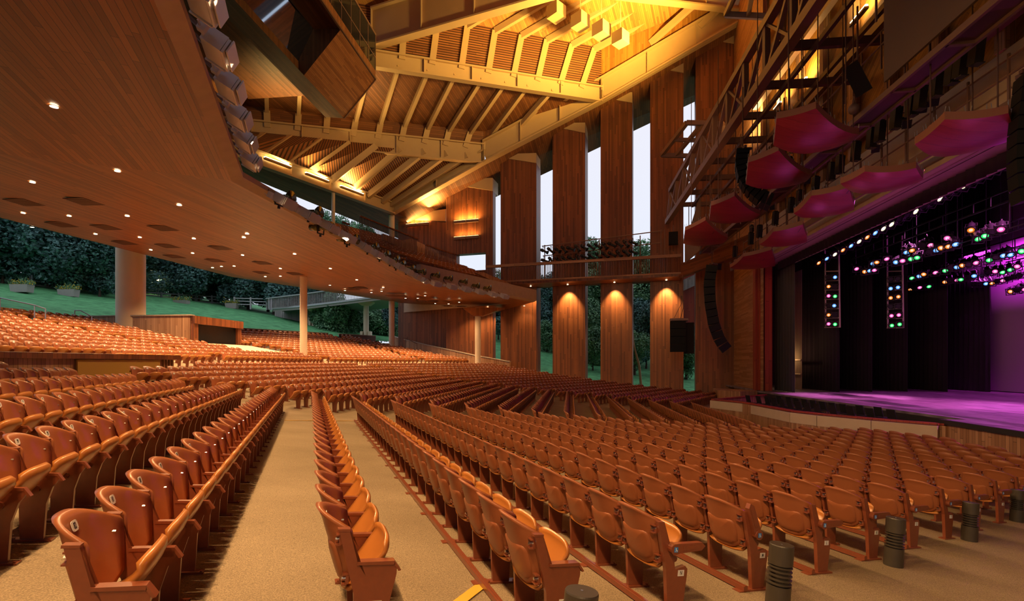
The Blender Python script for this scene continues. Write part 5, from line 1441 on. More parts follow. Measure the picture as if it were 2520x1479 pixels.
# lighting pipes and lamps on the walkway
A_, B_ = wp(1334, 606, -1.6), wp(1568, 583, -1.6); C_, D_ = wp(1336, 630, -1.6), wp(1568, 606, -1.6)
rack = empty('lamp_rack', A_, label='steel pipe rack of small black theatre lamps standing on the side walkway', cat='lamp rack')
mb = MB(); E_ = wp(1630, 568, -1.6); F_ = wp(1630, 597, -1.6)
for a, b in ((A_, E_), (C_, F_)): mb.tube([a - A_, b - A_], .05, 6)
for u in (1341, 1384, 1430, 1478, 1525, 1575): 
    t = (u - 1334) / (1568 - 1334); p = A_.lerp(B_, t); mb.tube([p + up * .1 - A_, Vector((p.x, p.y, zb0 + .3)) - A_], .05, 6)
for u in (1627, 1636):
    p = wp(u, 565, -1.6); mb.tube([p - A_, Vector((p.x, p.y, zb0 + .3)) - A_], .06, 6)
obj('pipes', mb, M['steel'], rack)
def ers():
    r = empty('theatre_lamp', (0, 0, 0)); m = MB(); m.tube([(0, 0, .35), (0, 0, .1)], [.12, .15], 10); m.tube([(0, 0, .1), (0, 0, -.4)], .10, 10); obj('lamp_barrel', m, M['black'], r, smooth=True)
    m = MB(); m.box((0, 0, -.42), (.30, .30, .02)); obj('gel_frame', m, M['black'], r)
    m = MB(); m.bar((-.15, 0, 0), (-.15, .3, .15), .03); m.bar((.15, 0, 0), (.15, .3, .15), .03); m.bar((-.15, .3, .15), (.15, .3, .15), .04); obj('yoke', m, M['steeld'], r)
    KIDS['theatre_lamp'] = list(r.children); return r
er0 = ers(); fi = True
for row, (P, Q_) in enumerate(((A_, B_), (C_, D_))):
    for j in range(14):
        t = .02 + j * .072; p = P.lerp(Q_, t) - up * .5; r = er0 if fi else dup(er0, kids=KIDS['theatre_lamp']); fi = False
        aim = Vector((.5 + .25 * math.sin(j * 2 + row), -.35, -.5 + .2 * math.cos(j * 3))).normalized()
        r.matrix_world = Matrix.Translation(p) @ (-aim).to_track_quat('Z', 'Y').to_matrix().to_4x4() @ Matrix.Scale(1.15, 4)
        tag(r, 'black theatre lamp on the %s pipe of the walkway rack, %s from the balcony side' % (('upper', 'lower')[row], ORDN[j]), 'stage light', 'lamps on the walkway rack')
# lamps under the walkway, one per pillar
for u, e in ((1306, 260), (1397, 520), (1512, 520), (1640, 640)):
    p = wp(u, 700, -.9); p.z = zb0 - .05
    r = empty('walkway_downlight', p, label='small lamp under the walkway lighting the pillar, at picture column %s' % {1306: 'one beside the balcony end', 1397: 'two', 1512: 'three', 1640: 'four nearest the stage'}[u].replace('at picture column', ''), cat='ceiling light', group='lamps under the side walkway')
    r['label'] = 'small lamp under the side walkway, ' + {1306: 'beside the balcony end', 1397: 'over the pillar nearest the balcony end', 1512: 'over the middle lit pillar', 1640: 'over the pillar behind the box loudspeakers'}[u]
    o = bpy.data.objects.new('lens', dlens); COL.objects.link(o); o.parent = r
    lamp('SPOT', 'pillar_lamp', p - up * .1, e * 3.2, (1.0, .62, .24), .1, aim=p - up * 6 + WN * 2.2, cone=75, blend=.8)
# sconces on the two broad pillars
def sconce(u, v, off, label, e=55):
    p = wp(u, v, off - .35); r = empty('wall_sconce', p, label=label, cat='wall light'); m = MB(); d = W * .72
    for s in (-1, 1): m.bar(W * (s * .75) - W * .7, W * (s * .75) + W * .7, .22, .28)
    obj('housing', m, M['steel'], r); m = MB()
    for s in (-1, 1): m.bar(W * (s * .75) - W * .68 + up * .16, W * (s * .75) + W * .68 + up * .16, .18, .04)
    obj('diffuser', m, M['down2'], r)
    lamp('AREA', 'sconce_lamp', p + up * .35 - WN * .05, e, (1.0, .52, .13), size=2.6, sizey=.2, aim=p + up * 5 + WN * 1.2)
M['down2'] = emis('sconce_glow', (1.0, .66, .25), 2.2)
sconce(1027, 553, 2.2, 'pair of box wall lights high on the widest pillar', 160); sconce(1147, 545, .9, 'upper pair of box wall lights on the pillar with the window opening', 170); sconce(1147, 585, .9, 'lower pair of box wall lights on the pillar with the window opening', 70)
# ------------------------------------------------------------------ strip lights on the lowest roof beam
M['strip'] = emis('strip_glow', (1.0, .74, .30), 16)
for i, (u0, u1) in enumerate(((640, 705), (742, 798), (828, 884))):
    a, b = onl(L0, L1, u0) + up * .5, onl(L0, L1, u1) + up * .5; n = (E1 - E0).normalized() * .5
    mb = MB(); mb.bar(a + n, b + n, .18, .06); r = obj('roof_strip_light', mb, M['strip'], label='glowing strip light on the lowest roof beam, ' + ['nearest the balcony corner', 'middle one', 'nearest the tall column'][i], cat='strip light')
    m2 = MB(); m2.bar(a + n - up * .12, b + n - up * .12, .3, .14); obj('housing', m2, M['beam'], r)
    c = (a + b) / 2 + n + up * .12; lamp('AREA', 'roof_strip_lamp', c, 300, GOLD, size=(b - a).length, sizey=.3, aim=c + up * 3 + n).data.spread = math.radians(100)
lamp('AREA', 'eave_lamp', EP(1050, 500) + up * .2 + WN * 1.5, 260, GOLD, size=2, aim=EP(1050, 440) + up * 6)
# warm uplight washing the golden roof by the stage wall, and the fluorescent battens on that wall
lamp('SPOT', 'roof_wash_lamp', hall(9, 40, 24.5), 36000, (1.0, .60, .11), .5, aim=hall(1.5, 43, 36), cone=120, blend=1)
lamp('SPOT', 'roof_wash_lamp', hall(6, 34, 22), 8500, GOLD, .5, aim=hall(-10, 40, 33), cone=110, blend=1)
lamp('SPOT', 'roof_fill_lamp', hall(4, 38, 18), 1500, (1, .58, .24), .6, aim=hall(-8, 48, 26), cone=110, blend=1)  # both fill lamps are added, without a fixture, to lift roof and pillars
lamp('SPOT', 'roof_fill_lamp', hall(4, 22, 10), 1500, (1, .56, .24), .6, aim=hall(2, 50, 16), cone=90, blend=1)
for i, (u, v, w) in enumerate(((2133, 12, 1.0), (1985, 190, .8), (1921, 250, .8), (1868, 290, .7), (1826, 345, .6), (1853, 338, .5))):
    p = atA(u, v, 13.6); mb = MB(); bvv = Vector((RB[0], RB[1], .0)); mb.bar(p, p + bvv * 1.3 * w, .12, .08)
    r = obj('fluorescent_batten', mb, M['strip'], label='glowing fluorescent batten high on the wall above the stage, %s' % ORDN[i] + ' from the top', cat='strip light', group='battens on the wall above the stage')
    m2 = MB(); m2.bar(p - up * .1, p - up * .1 + bvv * 1.35 * w, .2, .1); obj('batten_housing', m2, M['steel'], r)
    lamp('AREA', 'batten_lamp', p + up * .15 - Vector((FB[0], FB[1], 0)) * .25, 90, GOLD, size=1.2, sizey=.3, aim=p + up * 3 + Vector((FB[0], FB[1], 0)) * .9)
# timber battens and ribs on the wall above the stage
mb = MB()
for i in range(11):
    b = 38.2 - i * 2.9; a, c = hall(13.75, b, ZO + 2.6), hall(13.75, b, 34); mb.bar(a, c, .35, .35)
obj('wall_ribs', mb, M['cedar'], kind='structure')
mb = MB()
for z in (12.5, 16.5, 20.5, 25): a, c = hall(13.4, 39, z), hall(13.4, 0, z); mb.bar(a, c, .35, .45)
obj('wall_rails', mb, M['steel'], kind='structure')
# ------------------------------------------------------------------ steel truss and catwalks in front of the stage opening
fbv = Vector((FB[0], FB[1], 0)); rbv = Vector((RB[0], RB[1], 0))
HT = 12.6
tr_a = .676 * HT
def tp(b, dz=0, da=0): return hall(tr_a + da, b, ZC + HT + dz)
trs = empty('lighting_truss', tp(46), label='long brown steel truss slanting down past the tall pillars', cat='truss'); o_ = -tp(46)
mb = MB(); mb.bar(tp(46.5) + o_, tp(3) + o_, .40, .40); mb.bar(tp(45, 2.3) + o_, tp(3, 2.3) + o_, .34, .34); obj('chords', mb, M['steel'], trs)
mb = MB(); b = 45.0; i = 0
mb.bar(tp(46.5) + o_, tp(45, 2.3) + o_, .16)
while b > 4:
    n_ = b - 2.7
    mb.bar(tp(b, 2.3) + o_, tp(b) + o_, .24); mb.bar(tp(b - .1, 0) + o_, tp(n_, 2.3) + o_, .18); 
    if i % 2 == 0: mb.bar(tp(b, 2.3) + o_, tp(n_ , 0) + o_, .12)
    b = n_; i += 1
obj('web_members', mb, M['steel'], trs)
# cross members from the truss to the stage wall
cw = empty('catwalk_frame', tp(40), label='brown steel catwalk frame between the truss and the wall above the stage', cat='catwalk'); o2 = -tp(40)
mb = MB()
for i in range(13):
    b = 44.5 - i * 3.1; mb.bar(tp(b, .9, 0) + o2, hall(13.7, b, ZC + HT + .9) + o2, .22, .34)
for a in (tr_a + 1.6, tr_a + 3.0): mb.bar(hall(a, 44, ZC + HT + .6) + o2, hall(a, 4, ZC + HT + .6) + o2, .16, .22)
obj('cross_members', mb, M['steeld'], cw)
mb = MB()
for i in range(30):
    b = 43.5 - i * 1.3; a = tr_a + 1.2 + (i * 37 % 5) * .8; p = hall(a, b, ZC + HT + .6); mb.bar(p + o2, p + o2 - up * (1.8 + (i * 13 % 7) * .45), .05)
obj('hanging_pipes', mb, M['steel'], cw)
mb = MB()
for z in (.9, 1.4): mb.tube([hall(tr_a + 3.1, 44, ZC + HT - 1.5 + z) + o2, hall(tr_a + 3.1, 14, ZC + HT - 1.5 + z) + o2], .035, 6)
for i in range(24): p = hall(tr_a + 3.1, 44 - i * 1.3, ZC + HT - 1.5); mb.bar(p + o2, p + o2 + up * 1.4, .05)
obj('guard_rail', mb, M['steel'], cw)
# outrigger frame on the audience side
fr = [atY(1690, 302, 41.5), atY(1628, 382, 45.5), atY(1750, 385, 43.0), atY(1780, 305, 40.0)]
mb = MB()
for a, b in ((0, 1), (1, 2), (2, 3), (3, 0)): mb.bar(fr[a], fr[b], .3, .34)
mb.bar(fr[0].lerp(fr[1], .5), fr[3].lerp(fr[2], .5), .26, .3); mb.bar(fr[0].lerp(fr[3], .45), fr[1].lerp(fr[2], .3), .26, .3)
obj('outrigger_frame', mb, M['steel'], label='open rectangular steel frame sticking out from the truss in front of a tall pillar', cat='steel frame')
fr = [atY(1803, 0, 30), atY(1786, 36, 31), atY(1900, 42, 29), atY(1856, 0, 28)]
mb = MB(); mb.bar(fr[0] + (fr[0] - fr[1]), fr[1], .26, .3); mb.bar(fr[1], fr[2], .26, .3); mb.bar(fr[3] + up, fr[1].lerp(fr[2], .5), .24, .26)
obj('outrigger_frame', mb, M['steel'], label='upper rectangular steel frame by the golden roof, cut by the top of the photo', cat='steel frame')
# lower catwalk with mesh floor
cz0 = ZC + 9.0; a0_, a1_ = 10.45, 11.2
lc = empty('lower_catwalk', hall(10.4, 38, cz0), label='narrow catwalk with dark mesh floor under the brown screens', cat='catwalk'); o3 = -hall(10.4, 38, cz0)
mb = MB(); mb.poly([hall(a0_, 43, cz0) + o3, hall(a1_, 43, cz0) + o3, hall(a1_, 3, cz0) + o3, hall(a0_, 3, cz0) + o3]); obj('mesh_floor', mb, M['steeld'], lc)
mb = MB()
mb.bar(hall(a0_, 43, cz0) + o3, hall(a0_, 3, cz0) + o3, .10, .20); mb.bar(hall(a1_, 43, cz0) + o3, hall(a1_, 3, cz0) + o3, .10, .20)
for i in range(17): b = 42.5 - i * 2.45; mb.bar(hall(a0_, b, cz0 - .05) + o3, hall(a1_, b, cz0 - .05) + o3, .12, .1)
obj('catwalk_beams', mb, M['steel'], lc)
mb = MB()
for z in (.55, 1.05): mb.tube([hall(12.9, 43, cz0 - 1.0 + z) + o3, hall(12.9, 3, cz0 - 1.0 + z) + o3], .035, 6)
for i in range(26): p = hall(12.9, 43 - i * 1.55, cz0 - 1.4); mb.bar(p + o3, p + o3 + up * 1.6, .06)
mb.bar(hall(12.9, 43, cz0 - 1.35) + o3, hall(12.9, 3, cz0 - 1.35) + o3, .1, .3)
obj('guard_rail', mb, M['steel'], lc)
# brown screens
M['screen'] = plain('brown_screen', (.17, .105, .065), .75, noise=.03, scale=2)
P = atA(2175, 203, 10.3); mb = MB(); b_ = dot(P.xy, RB)
mb.slab([hall(10.3, b_, P.z), hall(10.3, 3, P.z), hall(10.3, 3, P.z + 9), hall(10.3, b_, P.z + 9)], fbv, .08); obj('projection_screen', mb, M['screen'], label='large plain brown screen hanging above the nearest acoustic panels', cat='screen')
P = atA(1685, 648, 9.6); Q_ = atA(1722, 600, 9.6); b0_, b1_ = dot(P.xy, RB), dot(Q_.xy, RB); mb = MB()
mb.slab([hall(9.6, b0_, P.z), hall(9.6, b1_, P.z), hall(9.6, b1_, P.z + 4.0), hall(9.6, b0_, P.z + 1.6)], fbv, .08); obj('projection_screen', mb, M['screen'], label='small brown screen partly hidden behind the smallest outer acoustic panel', cat='screen')
# moving lights hanging under the lower catwalk
for i in range(20):
    u = 1770 + i * 33 + (i % 3) * 6; v = 640 - (u - 1770) * .83 + 12
    if u > 2480: break
    p = atA(u, max(60, v), 12.0); r = empty('hanging_lamp', p, label='black hanging lamp under the catwalk rail, %s from the stage side wall' % ORDN[i], cat='stage light', group='black lamps under the catwalk')
    m = MB(); s = .36; m.box((0, 0, 0), (s * .75, s * .75, s * 2.1), Matrix.Rotation(.15, 3, 'X')); m.box((s * .4, 0, .1), (.04, .2, .3)); obj('lamp_body', m, M['black'], r)
    m = MB(); m.box((0, -.03, -s * 1.1), (s * .7, s * .7, .03)); m.box((0, 0, s * 1.1), (s * .6, s * .6, .06)); obj('lamp_frame', m, M['blackg'], r)
    m = MB(); m.bar((0, 0, s), (0, 0, s + .5), .04); obj('clamp', m, M['steel'], r)
# ellipsoidals on the guard rail
for i, (u, v) in enumerate(((2225, 300), (2262, 262), (1945, 392), (1985, 440), (2062, 498), (1850, 560), (1900, 505), (2150, 360), (2290, 245))):
    p = atA(u, v, 12.7); r = er0 if False else dup(er0, kids=KIDS['theatre_lamp'])
    r.matrix_world = Matrix.Translation(p) @ Vector((.4, .9 , .7)).to_track_quat('Z', 'Y').to_matrix().to_4x4() @ Matrix.Scale(1.0, 4)
    tag(r, 'black long lamp clamped to the guard rail above the stage opening, %s' % ORDN[i], 'stage light', 'lamps on the catwalk guard rail')
# eight-cell blinder and dome camera
p = atA(2109, 186, 10.2); r = empty('blinder_lamp', p, label='black blinder lamp with eight round cells beside the brown screen', cat='stage light'); m = MB()
ax = (atA(2128, 222, 10.2) - atA(2092, 152, 10.2)); L_ = ax.length; axn = ax.normalized(); nv = (Vector((0, 0, ZC)) - p).normalized(); sd = axn.cross(nv).normalized()
rot = Matrix((sd, axn, nv)).transposed(); m.box((0, 0, -.1), (.5, L_, .14), rot); obj('lamp_body', m, M['black'], r); m = MB()
for i in range(4):
    for j in (-1, 1):
        c = rot @ Vector((j * .12, (i - 1.5) * L_ / 4.3 + j * .05, -.01)); n = 14; fa = []
        for t in range(n): an = 2 * math.pi * t / n; fa.append(m.vert(c + rot @ Vector((.085 * math.cos(an), .085 * math.sin(an), 0))))
        m.face(fa); c2 = c + nv * .008; m.face([m.vert(c2 + rot @ Vector((.03 * math.cos(2 * math.pi * t / 8), .03 * math.sin(2 * math.pi * t / 8), 0))) for t in range(8)], 1)
M['cell'] = plain('lamp_cell', (.22, .17, .12), .25, .7); M['cellc'] = emis('cell_centre', (1, .85, .6), .8); obj('lamp_cells', m, [M['cell'], M['cellc']], r)
for i, (u, v) in enumerate(((2101, 268), (1723, 602))):
    p = atA(u, v, 10.2 - i * .5); s = p.y / 1250 * (13 if i == 0 else 7); m = MB(); n = 12; rings = []
    for k in range(7):
        t = k / 6 * math.pi; rings.append([m.vert((s * math.sin(t + .001) * math.cos(2 * math.pi * j / n), s * math.sin(t + .001) * math.sin(2 * math.pi * j / n), s * math.cos(t))) for j in range(n)])
    for A2, B2 in zip(rings, rings[1:]):
        for j in range(n): m.face((A2[j], B2[j], B2[(j + 1) % n], A2[(j + 1) % n]))
    r = obj('dome_camera', m, M['steel'], loc=p, smooth=True, label='brown dome camera hanging by the end of the %s screen' % ('large brown' if i == 0 else 'small brown'), cat='camera'); m = MB(); m.tube([(0, 0, s), (0, 0, s * 2.2), (s * 1.5, 0, s * 2.8)], s * .3, 6); obj('mount_arm', m, M['steel'], r)
# line arrays
def array(pts, Y, w, d, label, n):
    P = [atY(u, v, Y) for u, v in pts]; r = empty('line_array', P[0], label=label, cat='loudspeaker')
    tot = [0]
    for a, b in zip(P, P[1:]): tot.append(tot[-1] + (b - a).length)
    def at(s):
        s = max(0, min(tot[-1] - 1e-4, s)); j = max(i for i in range(len(tot) - 1) if tot[i] <= s); return P[j].lerp(P[j + 1], (s - tot[j]) / (tot[j + 1] - tot[j]))
    h = tot[-1] / n
    for i in range(n):
        a, b = at(i * h), at((i + 1) * h - .03); c = (a + b) / 2; dr = (b - a).normalized(); side = Vector((.35, .93, 0)).normalized(); fw = dr.cross(side).normalized()
        m = MB(); R_ = Matrix((side, fw, dr)).transposed()
        x0 = (b - a).length / 2
        Pp = [R_ @ Vector(v) for v in ((-w / 2, -d / 2, -x0), (w / 2, -d / 2, -x0), (w / 2, d / 2, -x0 + .03), (-w / 2, d / 2, -x0 + .03), (-w / 2, -d / 2, x0), (w / 2, -d / 2, x0), (w / 2, d / 2, x0 - .03), (-w / 2, d / 2, x0 - .03))]
        m.hexa([p + c - P[0] for p in Pp]); obj('speaker_cabinet', m, M['arr'], r)
    m = MB(); m.bar((0, -.3, .15), (0, .3, .15), .1); m.bar((0, 0, .15), (0, 0, 3), .04); m.bar((-.2, 0, .15), (.4, 0, .15), .1); obj('rigging_frame', m, M['steeld'], r)
M['arr'] = plain('speaker_cabinet_black', (.010, .010, .010), .6, spec=.15)
array([(1752, 655), (1745, 700), (1748, 750), (1757, 800), (1772, 840), (1790, 862)], 36.5, .9, .75, 'tall curved black line of loudspeakers hanging beside the stage opening', 12)
array([(1828, 374), (1824, 405), (1832, 440), (1850, 468), (1875, 490), (1900, 500)], 23.5, .95, .55, 'curved black line of loudspeakers behind the acoustic panels', 12)
array([(2530, 190), (2522, 260), (2514, 330), (2512, 400), (2518, 470), (2524, 500)], 13.6, .5, .4, 'edge of a black line of loudspeakers cut by the edge of the photo', 9)
# box speakers
r = empty('speaker_cluster', atY(1668, 790, 44.0), label='stack of four black box loudspeakers hung on cables in front of a lit pillar', cat='loudspeaker'); base = r.location.copy(); sc_ = 44 / 1250
for i in range(4):
    m = MB(); c = Vector((0, 0, -(10 + i * 19) * sc_)); m.box(c, (36 * sc_, .9, 18 * sc_), Matrix.Rotation(-.25, 3, 'Z')); obj('speaker_cabinet', m, M['arr'], r)
m = MB(); m.box((.1, 0, .1), (42 * sc_, 1.0, .2), Matrix.Rotation(-.25, 3, 'Z')); m.tube([(.2, 0, .1), (.5, 0, 1.2), (.4, 0, 4)], .03, 5); m.tube([(-.4, 0, .1), (.5, 0, 1.9)], .02, 5); obj('lifting_frame', m, M['steel'], r)
m = MB(); m.box((1.05, .3, -42 * sc_), (.8, 1.0, 76 * sc_), Matrix.Rotation(-.25, 3, 'Z')); obj('rear_cabinet', m, M['arr'], r)
r = obj('wall_loudspeaker', (lambda m: (m.box((0, 0, 0), (22 * .0368, .6, 30 * .0368), Matrix.Rotation(-.3, 3, 'Z')), m)[1])(MB()), M['arr'], loc=atY(1657, 587, 46), label='single black box loudspeaker at the stage end of the walkway', cat='loudspeaker')
m = MB(); m.tube([(0, 0, .5), (0, 0, 1.2)], .03, 5); obj('bracket', m, M['steel'], r)
# ------------------------------------------------------------------ outside: trees, planters, fence, walkway bridge, houses
def leaf_mat(name, c1, c2):
    m, N, L, b = nt(name); t = N.new('ShaderNodeTexCoord'); n = N.new('ShaderNodeTexNoise'); n.inputs['Scale'].default_value = .9; n.inputs['Detail'].default_value = 6
    L.new(t.outputs['Object'], n.inputs[0]); r = N.new('ShaderNodeValToRGB'); L.new(n.outputs['Fac'], r.inputs[0])
    r.color_ramp.elements[0].position = .35; r.color_ramp.elements[0].color = (*c1, 1); r.color_ramp.elements[1].position = .65; r.color_ramp.elements[1].color = (*c2, 1)
    L.new(r.outputs[0], b.inputs['Base Color']); b.inputs['Roughness'].default_value = .7; return m
M['leafd'] = leaf_mat('dark_foliage', (.035, .095, .10), (.10, .24, .22)); M['leafg'] = leaf_mat('green_foliage', (.04, .13, .07), (.17, .36, .18)); M['bark'] = plain('bark', (.07, .05, .04), .9)
def crown_mesh(seed, n, rx, rz, leaf=.30, blobs=26):
    rr = random.Random(seed); V = []; F_ = []
    C_ = []
    for _ in range(blobs):
        th = rr.uniform(0, 2 * math.pi); r_ = rr.uniform(0, .75) * rx; z = rr.uniform(-.75, .75) * rz
        k = math.sqrt(max(.1, 1 - (z / rz) ** 2)); C_.append((r_ * k * math.cos(th), r_ * k * math.sin(th), z, rr.uniform(.28, .5) * rx))
    for i in range(n):
        cx, cy, cz_, cr_ = C_[rr.randrange(blobs)]
        d = Vector((rr.gauss(0, 1), rr.gauss(0, 1), rr.gauss(0, 1))).normalized(); p = Vector((cx, cy, cz_)) + d * cr_ * rr.uniform(.7, 1.05)
        e1 = Vector((rr.gauss(0, 1), rr.gauss(0, 1), rr.gauss(0, .6))).normalized(); e2 = e1.cross(d + Vector((rr.gauss(0, .5), rr.gauss(0, .5), rr.gauss(0, .5)))).normalized()
        s = leaf * rr.uniform(.6, 1.4); o = len(V); V += [tuple(p - e1 * s), tuple(p + e2 * s * .55), tuple(p + e1 * s), tuple(p - e2 * s * .55)]; F_.append((o, o + 1, o + 2, o + 3))
    me = bpy.data.meshes.new('crown'); me.from_pydata(V, [], F_); return me
CR = []
for i, (n, rx, rz, lf, mt) in enumerate(((26000, 4.4, 6.4, .22, 'leafd'), (26000, 4.8, 6.0, .22, 'leafd'), (20000, 4.0, 6.2, .18, 'leafg'), (9000, 2.4, 2.6, .13, 'leafg'))):
    me = crown_mesh(i, n, rx, rz, lf); me.materials.append(M[mt]); CR.append((me, rx, rz))
def tree(x, y, z, h, k, s, label, group):
    r = empty('tree', (x, y, z), label=label, cat='tree', group=group); me, rx, rz = CR[k]
    o = bpy.data.objects.new('crown', me); COL.objects.link(o); o.parent = r; o.location = (0, 0, (h - rz * s * .8) if k != 0 or h < 8 else rz * s * .85); o.scale = (s, s, s); o.rotation_euler = (0, 0, x * 1.7)
    m = MB(); m.tube([(0, 0, -1), (.1, 0, h * .4), (.2 * math.sin(x), .1, h * .85)], [.28 * s, .2 * s, .08], 7)
    for j in range(4): an = j * 1.6 + x; m.tube([(.1, 0, h * (.35 + j * .1)), (1.6 * math.cos(an), 1.6 * math.sin(an), h * (.5 + j * .12))], [.1, .04], 5)
    obj('trunk', m, M['bark'], r)
def outz(x, y):
    q = QR(x, y)
    return LZ(q) if q < -25 else bank(x, y)
rt_ = random.Random(11); n = 0
u = -60
while u < 760:
    for lay in range(2):
        a = (u + rt_.uniform(-14, 14) + lay * 30 - CX) / F0; Y = (66 if u < 300 else 82) + lay * 7 + rt_.uniform(-2, 2) - (u < 100) * 4
        tree(a * Y, Y, outz(a * Y, Y) - .5, rt_.uniform(11, 13), (0, 1)[(n) % 2], rt_.uniform(1.0, 1.3), 'dark evergreen in the line beyond the lawn, %s' % (['edge-of-photo end', 'part before the thick column', 'part just behind the thick column', 'end by the wooden footbridge'][min(3, int(max(0, u) / 190))]), 'dark trees beyond the lawn')
        n += 1
    u += 62
# low undergrowth closing the foot of the tree line
for (u, Y, k, s, zz, lab) in ((820, 74, 2, .9, 4.5, 'bushy tree beyond the footbridge, beside its slatted wall'), (880, 80, 3, 1.2, 3, 'rounded grey-green shrub under the footbridge'), (920, 82, 3, 1.2, 2.8, 'shrub under the footbridge next to the dark house'), (848, 78, 3, 1.0, 3, 'reddish green shrub beneath the footbridge'), (975, 84, 0, .8, 6, 'pine beside the dark house'), (985, 72, 3, .6, 2, 'low shrub at the foot of the steps')):
    a = (u - CX) / F0; x, y = a * Y, Y; tree(x, y, (outz(x, y) if QR(x, y) < -25 else .5), zz, k, s, lab, None)
for i, (u, Y, k, s, h) in enumerate(((1226, 78, 0, .8, 8), (1228, 84, 2, .9, 10), (1330, 78, 0, .9, 9), (1356, 84, 1, .9, 10), (1345, 74, 3, .9, 4), (1450, 70, 2, .85, 8), (1462, 80, 2, 1.2, 17), (1440, 88, 0, 1.1, 12), (1458, 64, 3, .9, 5), (1572, 74, 2, 1.1, 17), (1590, 70, 0, .8, 9), (1560, 64, 3, .9, 5), (1685, 72, 0, .9, 10), (1692, 78, 2, .9, 12), (1580, 82, 1, 1.1, 13), (1688, 64, 3, .8, 4))):
    a = (u - CX) / F0; x, y = a * Y, Y
    gap = 'first' if u < 1300 else 'second' if u < 1400 else 'third' if u < 1500 else 'fourth' if u < 1620 else 'fifth'
    tree(x, y, bank(x, y), h, k, s, '%s seen through the %s gap between pillars counted from the balcony' % (['dark leafy tree', 'dark round tree', 'tall light green tree', 'low green shrub'][k], gap), 'trees in the %s gap between pillars' % gap)
for i, (u, v, Y) in enumerate(((830, 560, 95), (870, 575, 92), (905, 580, 95), (1030, 600, 100), (790, 545, 96))):
    p = atY(u, v, Y); tree(p.x, p.y, p.z - 9, 10.5, 2, .95, 'light green tree top showing above the upper balcony seats', 'tree tops above the balcony')
# bare leaning trunk in the fourth gap
m = MB(); P = [atY(1578, 955, 58), atY(1573, 900, 58), atY(1560, 850, 58), atY(1556, 800, 58.5)]; m.tube(P, [.16, .14, .10, .05], 7); M['trunk2'] = plain('pale_bark', (.30, .17, .09), .8); obj('leaning_tree', m, M['trunk2'], label='bare pale leaning trunk in the fourth gap between pillars', cat='tree')
# planters
M['flower'] = plain('yellow_flowers', (.65, .48, .03), .7)
def planter(u, v, Y, s, label):
    p = atY(u, v, Y); z = outz(p.x, p.y); r = empty('flower_planter', (p.x, p.y, p.z - .45 * s), label=label, cat='planter'); m = MB(); m.hexa([(-.9 * s, -.4, -.3), (.9 * s, -.4, -.3), (.9 * s, .4, -.3), (-.9 * s, .4, -.3), (-1.0 * s, -.45, .55), (1.0 * s, -.45, .55), (1.0 * s, .45, .55), (-1.0 * s, .45, .55)]); obj('trough', m, M['concg'], r)
    rr = random.Random(int(u)); m = MB(); f = MB()
    for i in range(420):
        q = Vector((rr.uniform(-1.25, 1.25) * s, rr.uniform(-.5, .5), .55 + abs(rr.gauss(0, .22)))); d = Vector((rr.gauss(0, 1), rr.gauss(0, 1), 1.2)).normalized() * .17; w = d.cross(Vector((rr.gauss(0, 1), rr.gauss(0, 1), 0))).normalized() * .05
        (f if rr.random() < .35 else m).poly([q - w, q + w, q + d + w * .3, q + d - w * .3])
    for i in range(26): an = rr.uniform(0, 6.28); q = Vector((.1, 0, .6)); d = Vector((math.cos(an) * .7, math.sin(an) * .3, rr.uniform(.7, 1.1))); m.poly([q, q + Vector((.04, 0, 0)), q + d])
    obj('leaves', m, M['leafg'], r); obj('flowers', f, M['flower'], r)
M['concg'] = plain('grey_concrete', (.36, .34, .33), .8, noise=.1)
planter(54, 703, 56, 1.0, 'grey planter of yellow flowers on the lawn, nearest the edge of the photo'); planter(169, 715, 60, 1.0, 'grey planter of yellow flowers, second along the top of the lawn'); planter(447, 741, 74, 1.0, 'grey planter of yellow flowers just past the thick column'); planter(571, 749, 80, .9, 'grey planter of yellow flowers beside the pale rail fence')
# fences
def fence(P0, P1, n, mat, label, h=1.5):
    P0, P1 = Vector(P0), Vector(P1); r = empty('rail_fence', P0, label=label, cat='fence')
    for i in range(n + 1):
        p = P0.lerp(P1, i / n) - P0; m = MB(); m.bar(p - up * .4, p + up * h, .2, .2); obj('post', m, mat, r)
    for z in (.35, .85, 1.3):
        m = MB(); m.bar(up * z, P1 - P0 + up * z, .07, .13); obj('rail', m, mat, r)
M['wgrey'] = plain('pale_weathered_rail', (.48, .50, .55), .8); M['wdark'] = plain('dark_weathered_rail', (.08, .09, .10), .9)
fence(atY(577, 754, 80), atY(657, 756, 80), 2, M['wgrey'], 'pale three-rail fence meeting the wooden footbridge')
fence(atY(80, 707, 63), atY(290, 742, 72), 4, M['wdark'], 'dark rail fence at the foot of the trees before the thick column'); fence(atY(352, 740, 76), atY(560, 752, 84), 5, M['wdark'], 'dark rail fence at the foot of the trees past the thick column')
# footbridge
fb = empty('footbridge', atY(657, 747, 76), label='grey slatted wooden footbridge rising from the lawn behind the slim column', cat='footbridge'); o4 = -Vector(fb.location)
top_ = [(657, 735, 76), (747, 724, 73), (840, 711, 70), (940, 700, 67)]; bot_ = [(672, 761, 76), (747, 755, 73), (840, 744, 70), (940, 731, 67)]
T_ = [atY(*t) for t in top_]; B_ = [atY(*t) for t in bot_]
m = MB()
for i in range(3):
    nn = 34
    for j in range(nn):
        a = T_[i].lerp(T_[i + 1], j / nn); b = B_[i].lerp(B_[i + 1], j / nn); m.bar((a.x, a.y, b.z + .15) + o4 if False else Vector((a.x, a.y, b.z + .1)) + o4, a + o4, .09, .05)
obj('slats', m, M['greyw'], fb); m = MB()
for i in range(3):
    m.bar(T_[i] + o4, T_[i + 1] + o4, .5, .12); m.bar(B_[i] + o4 + up * .1, B_[i + 1] + o4 + up * .1, .3, .25)
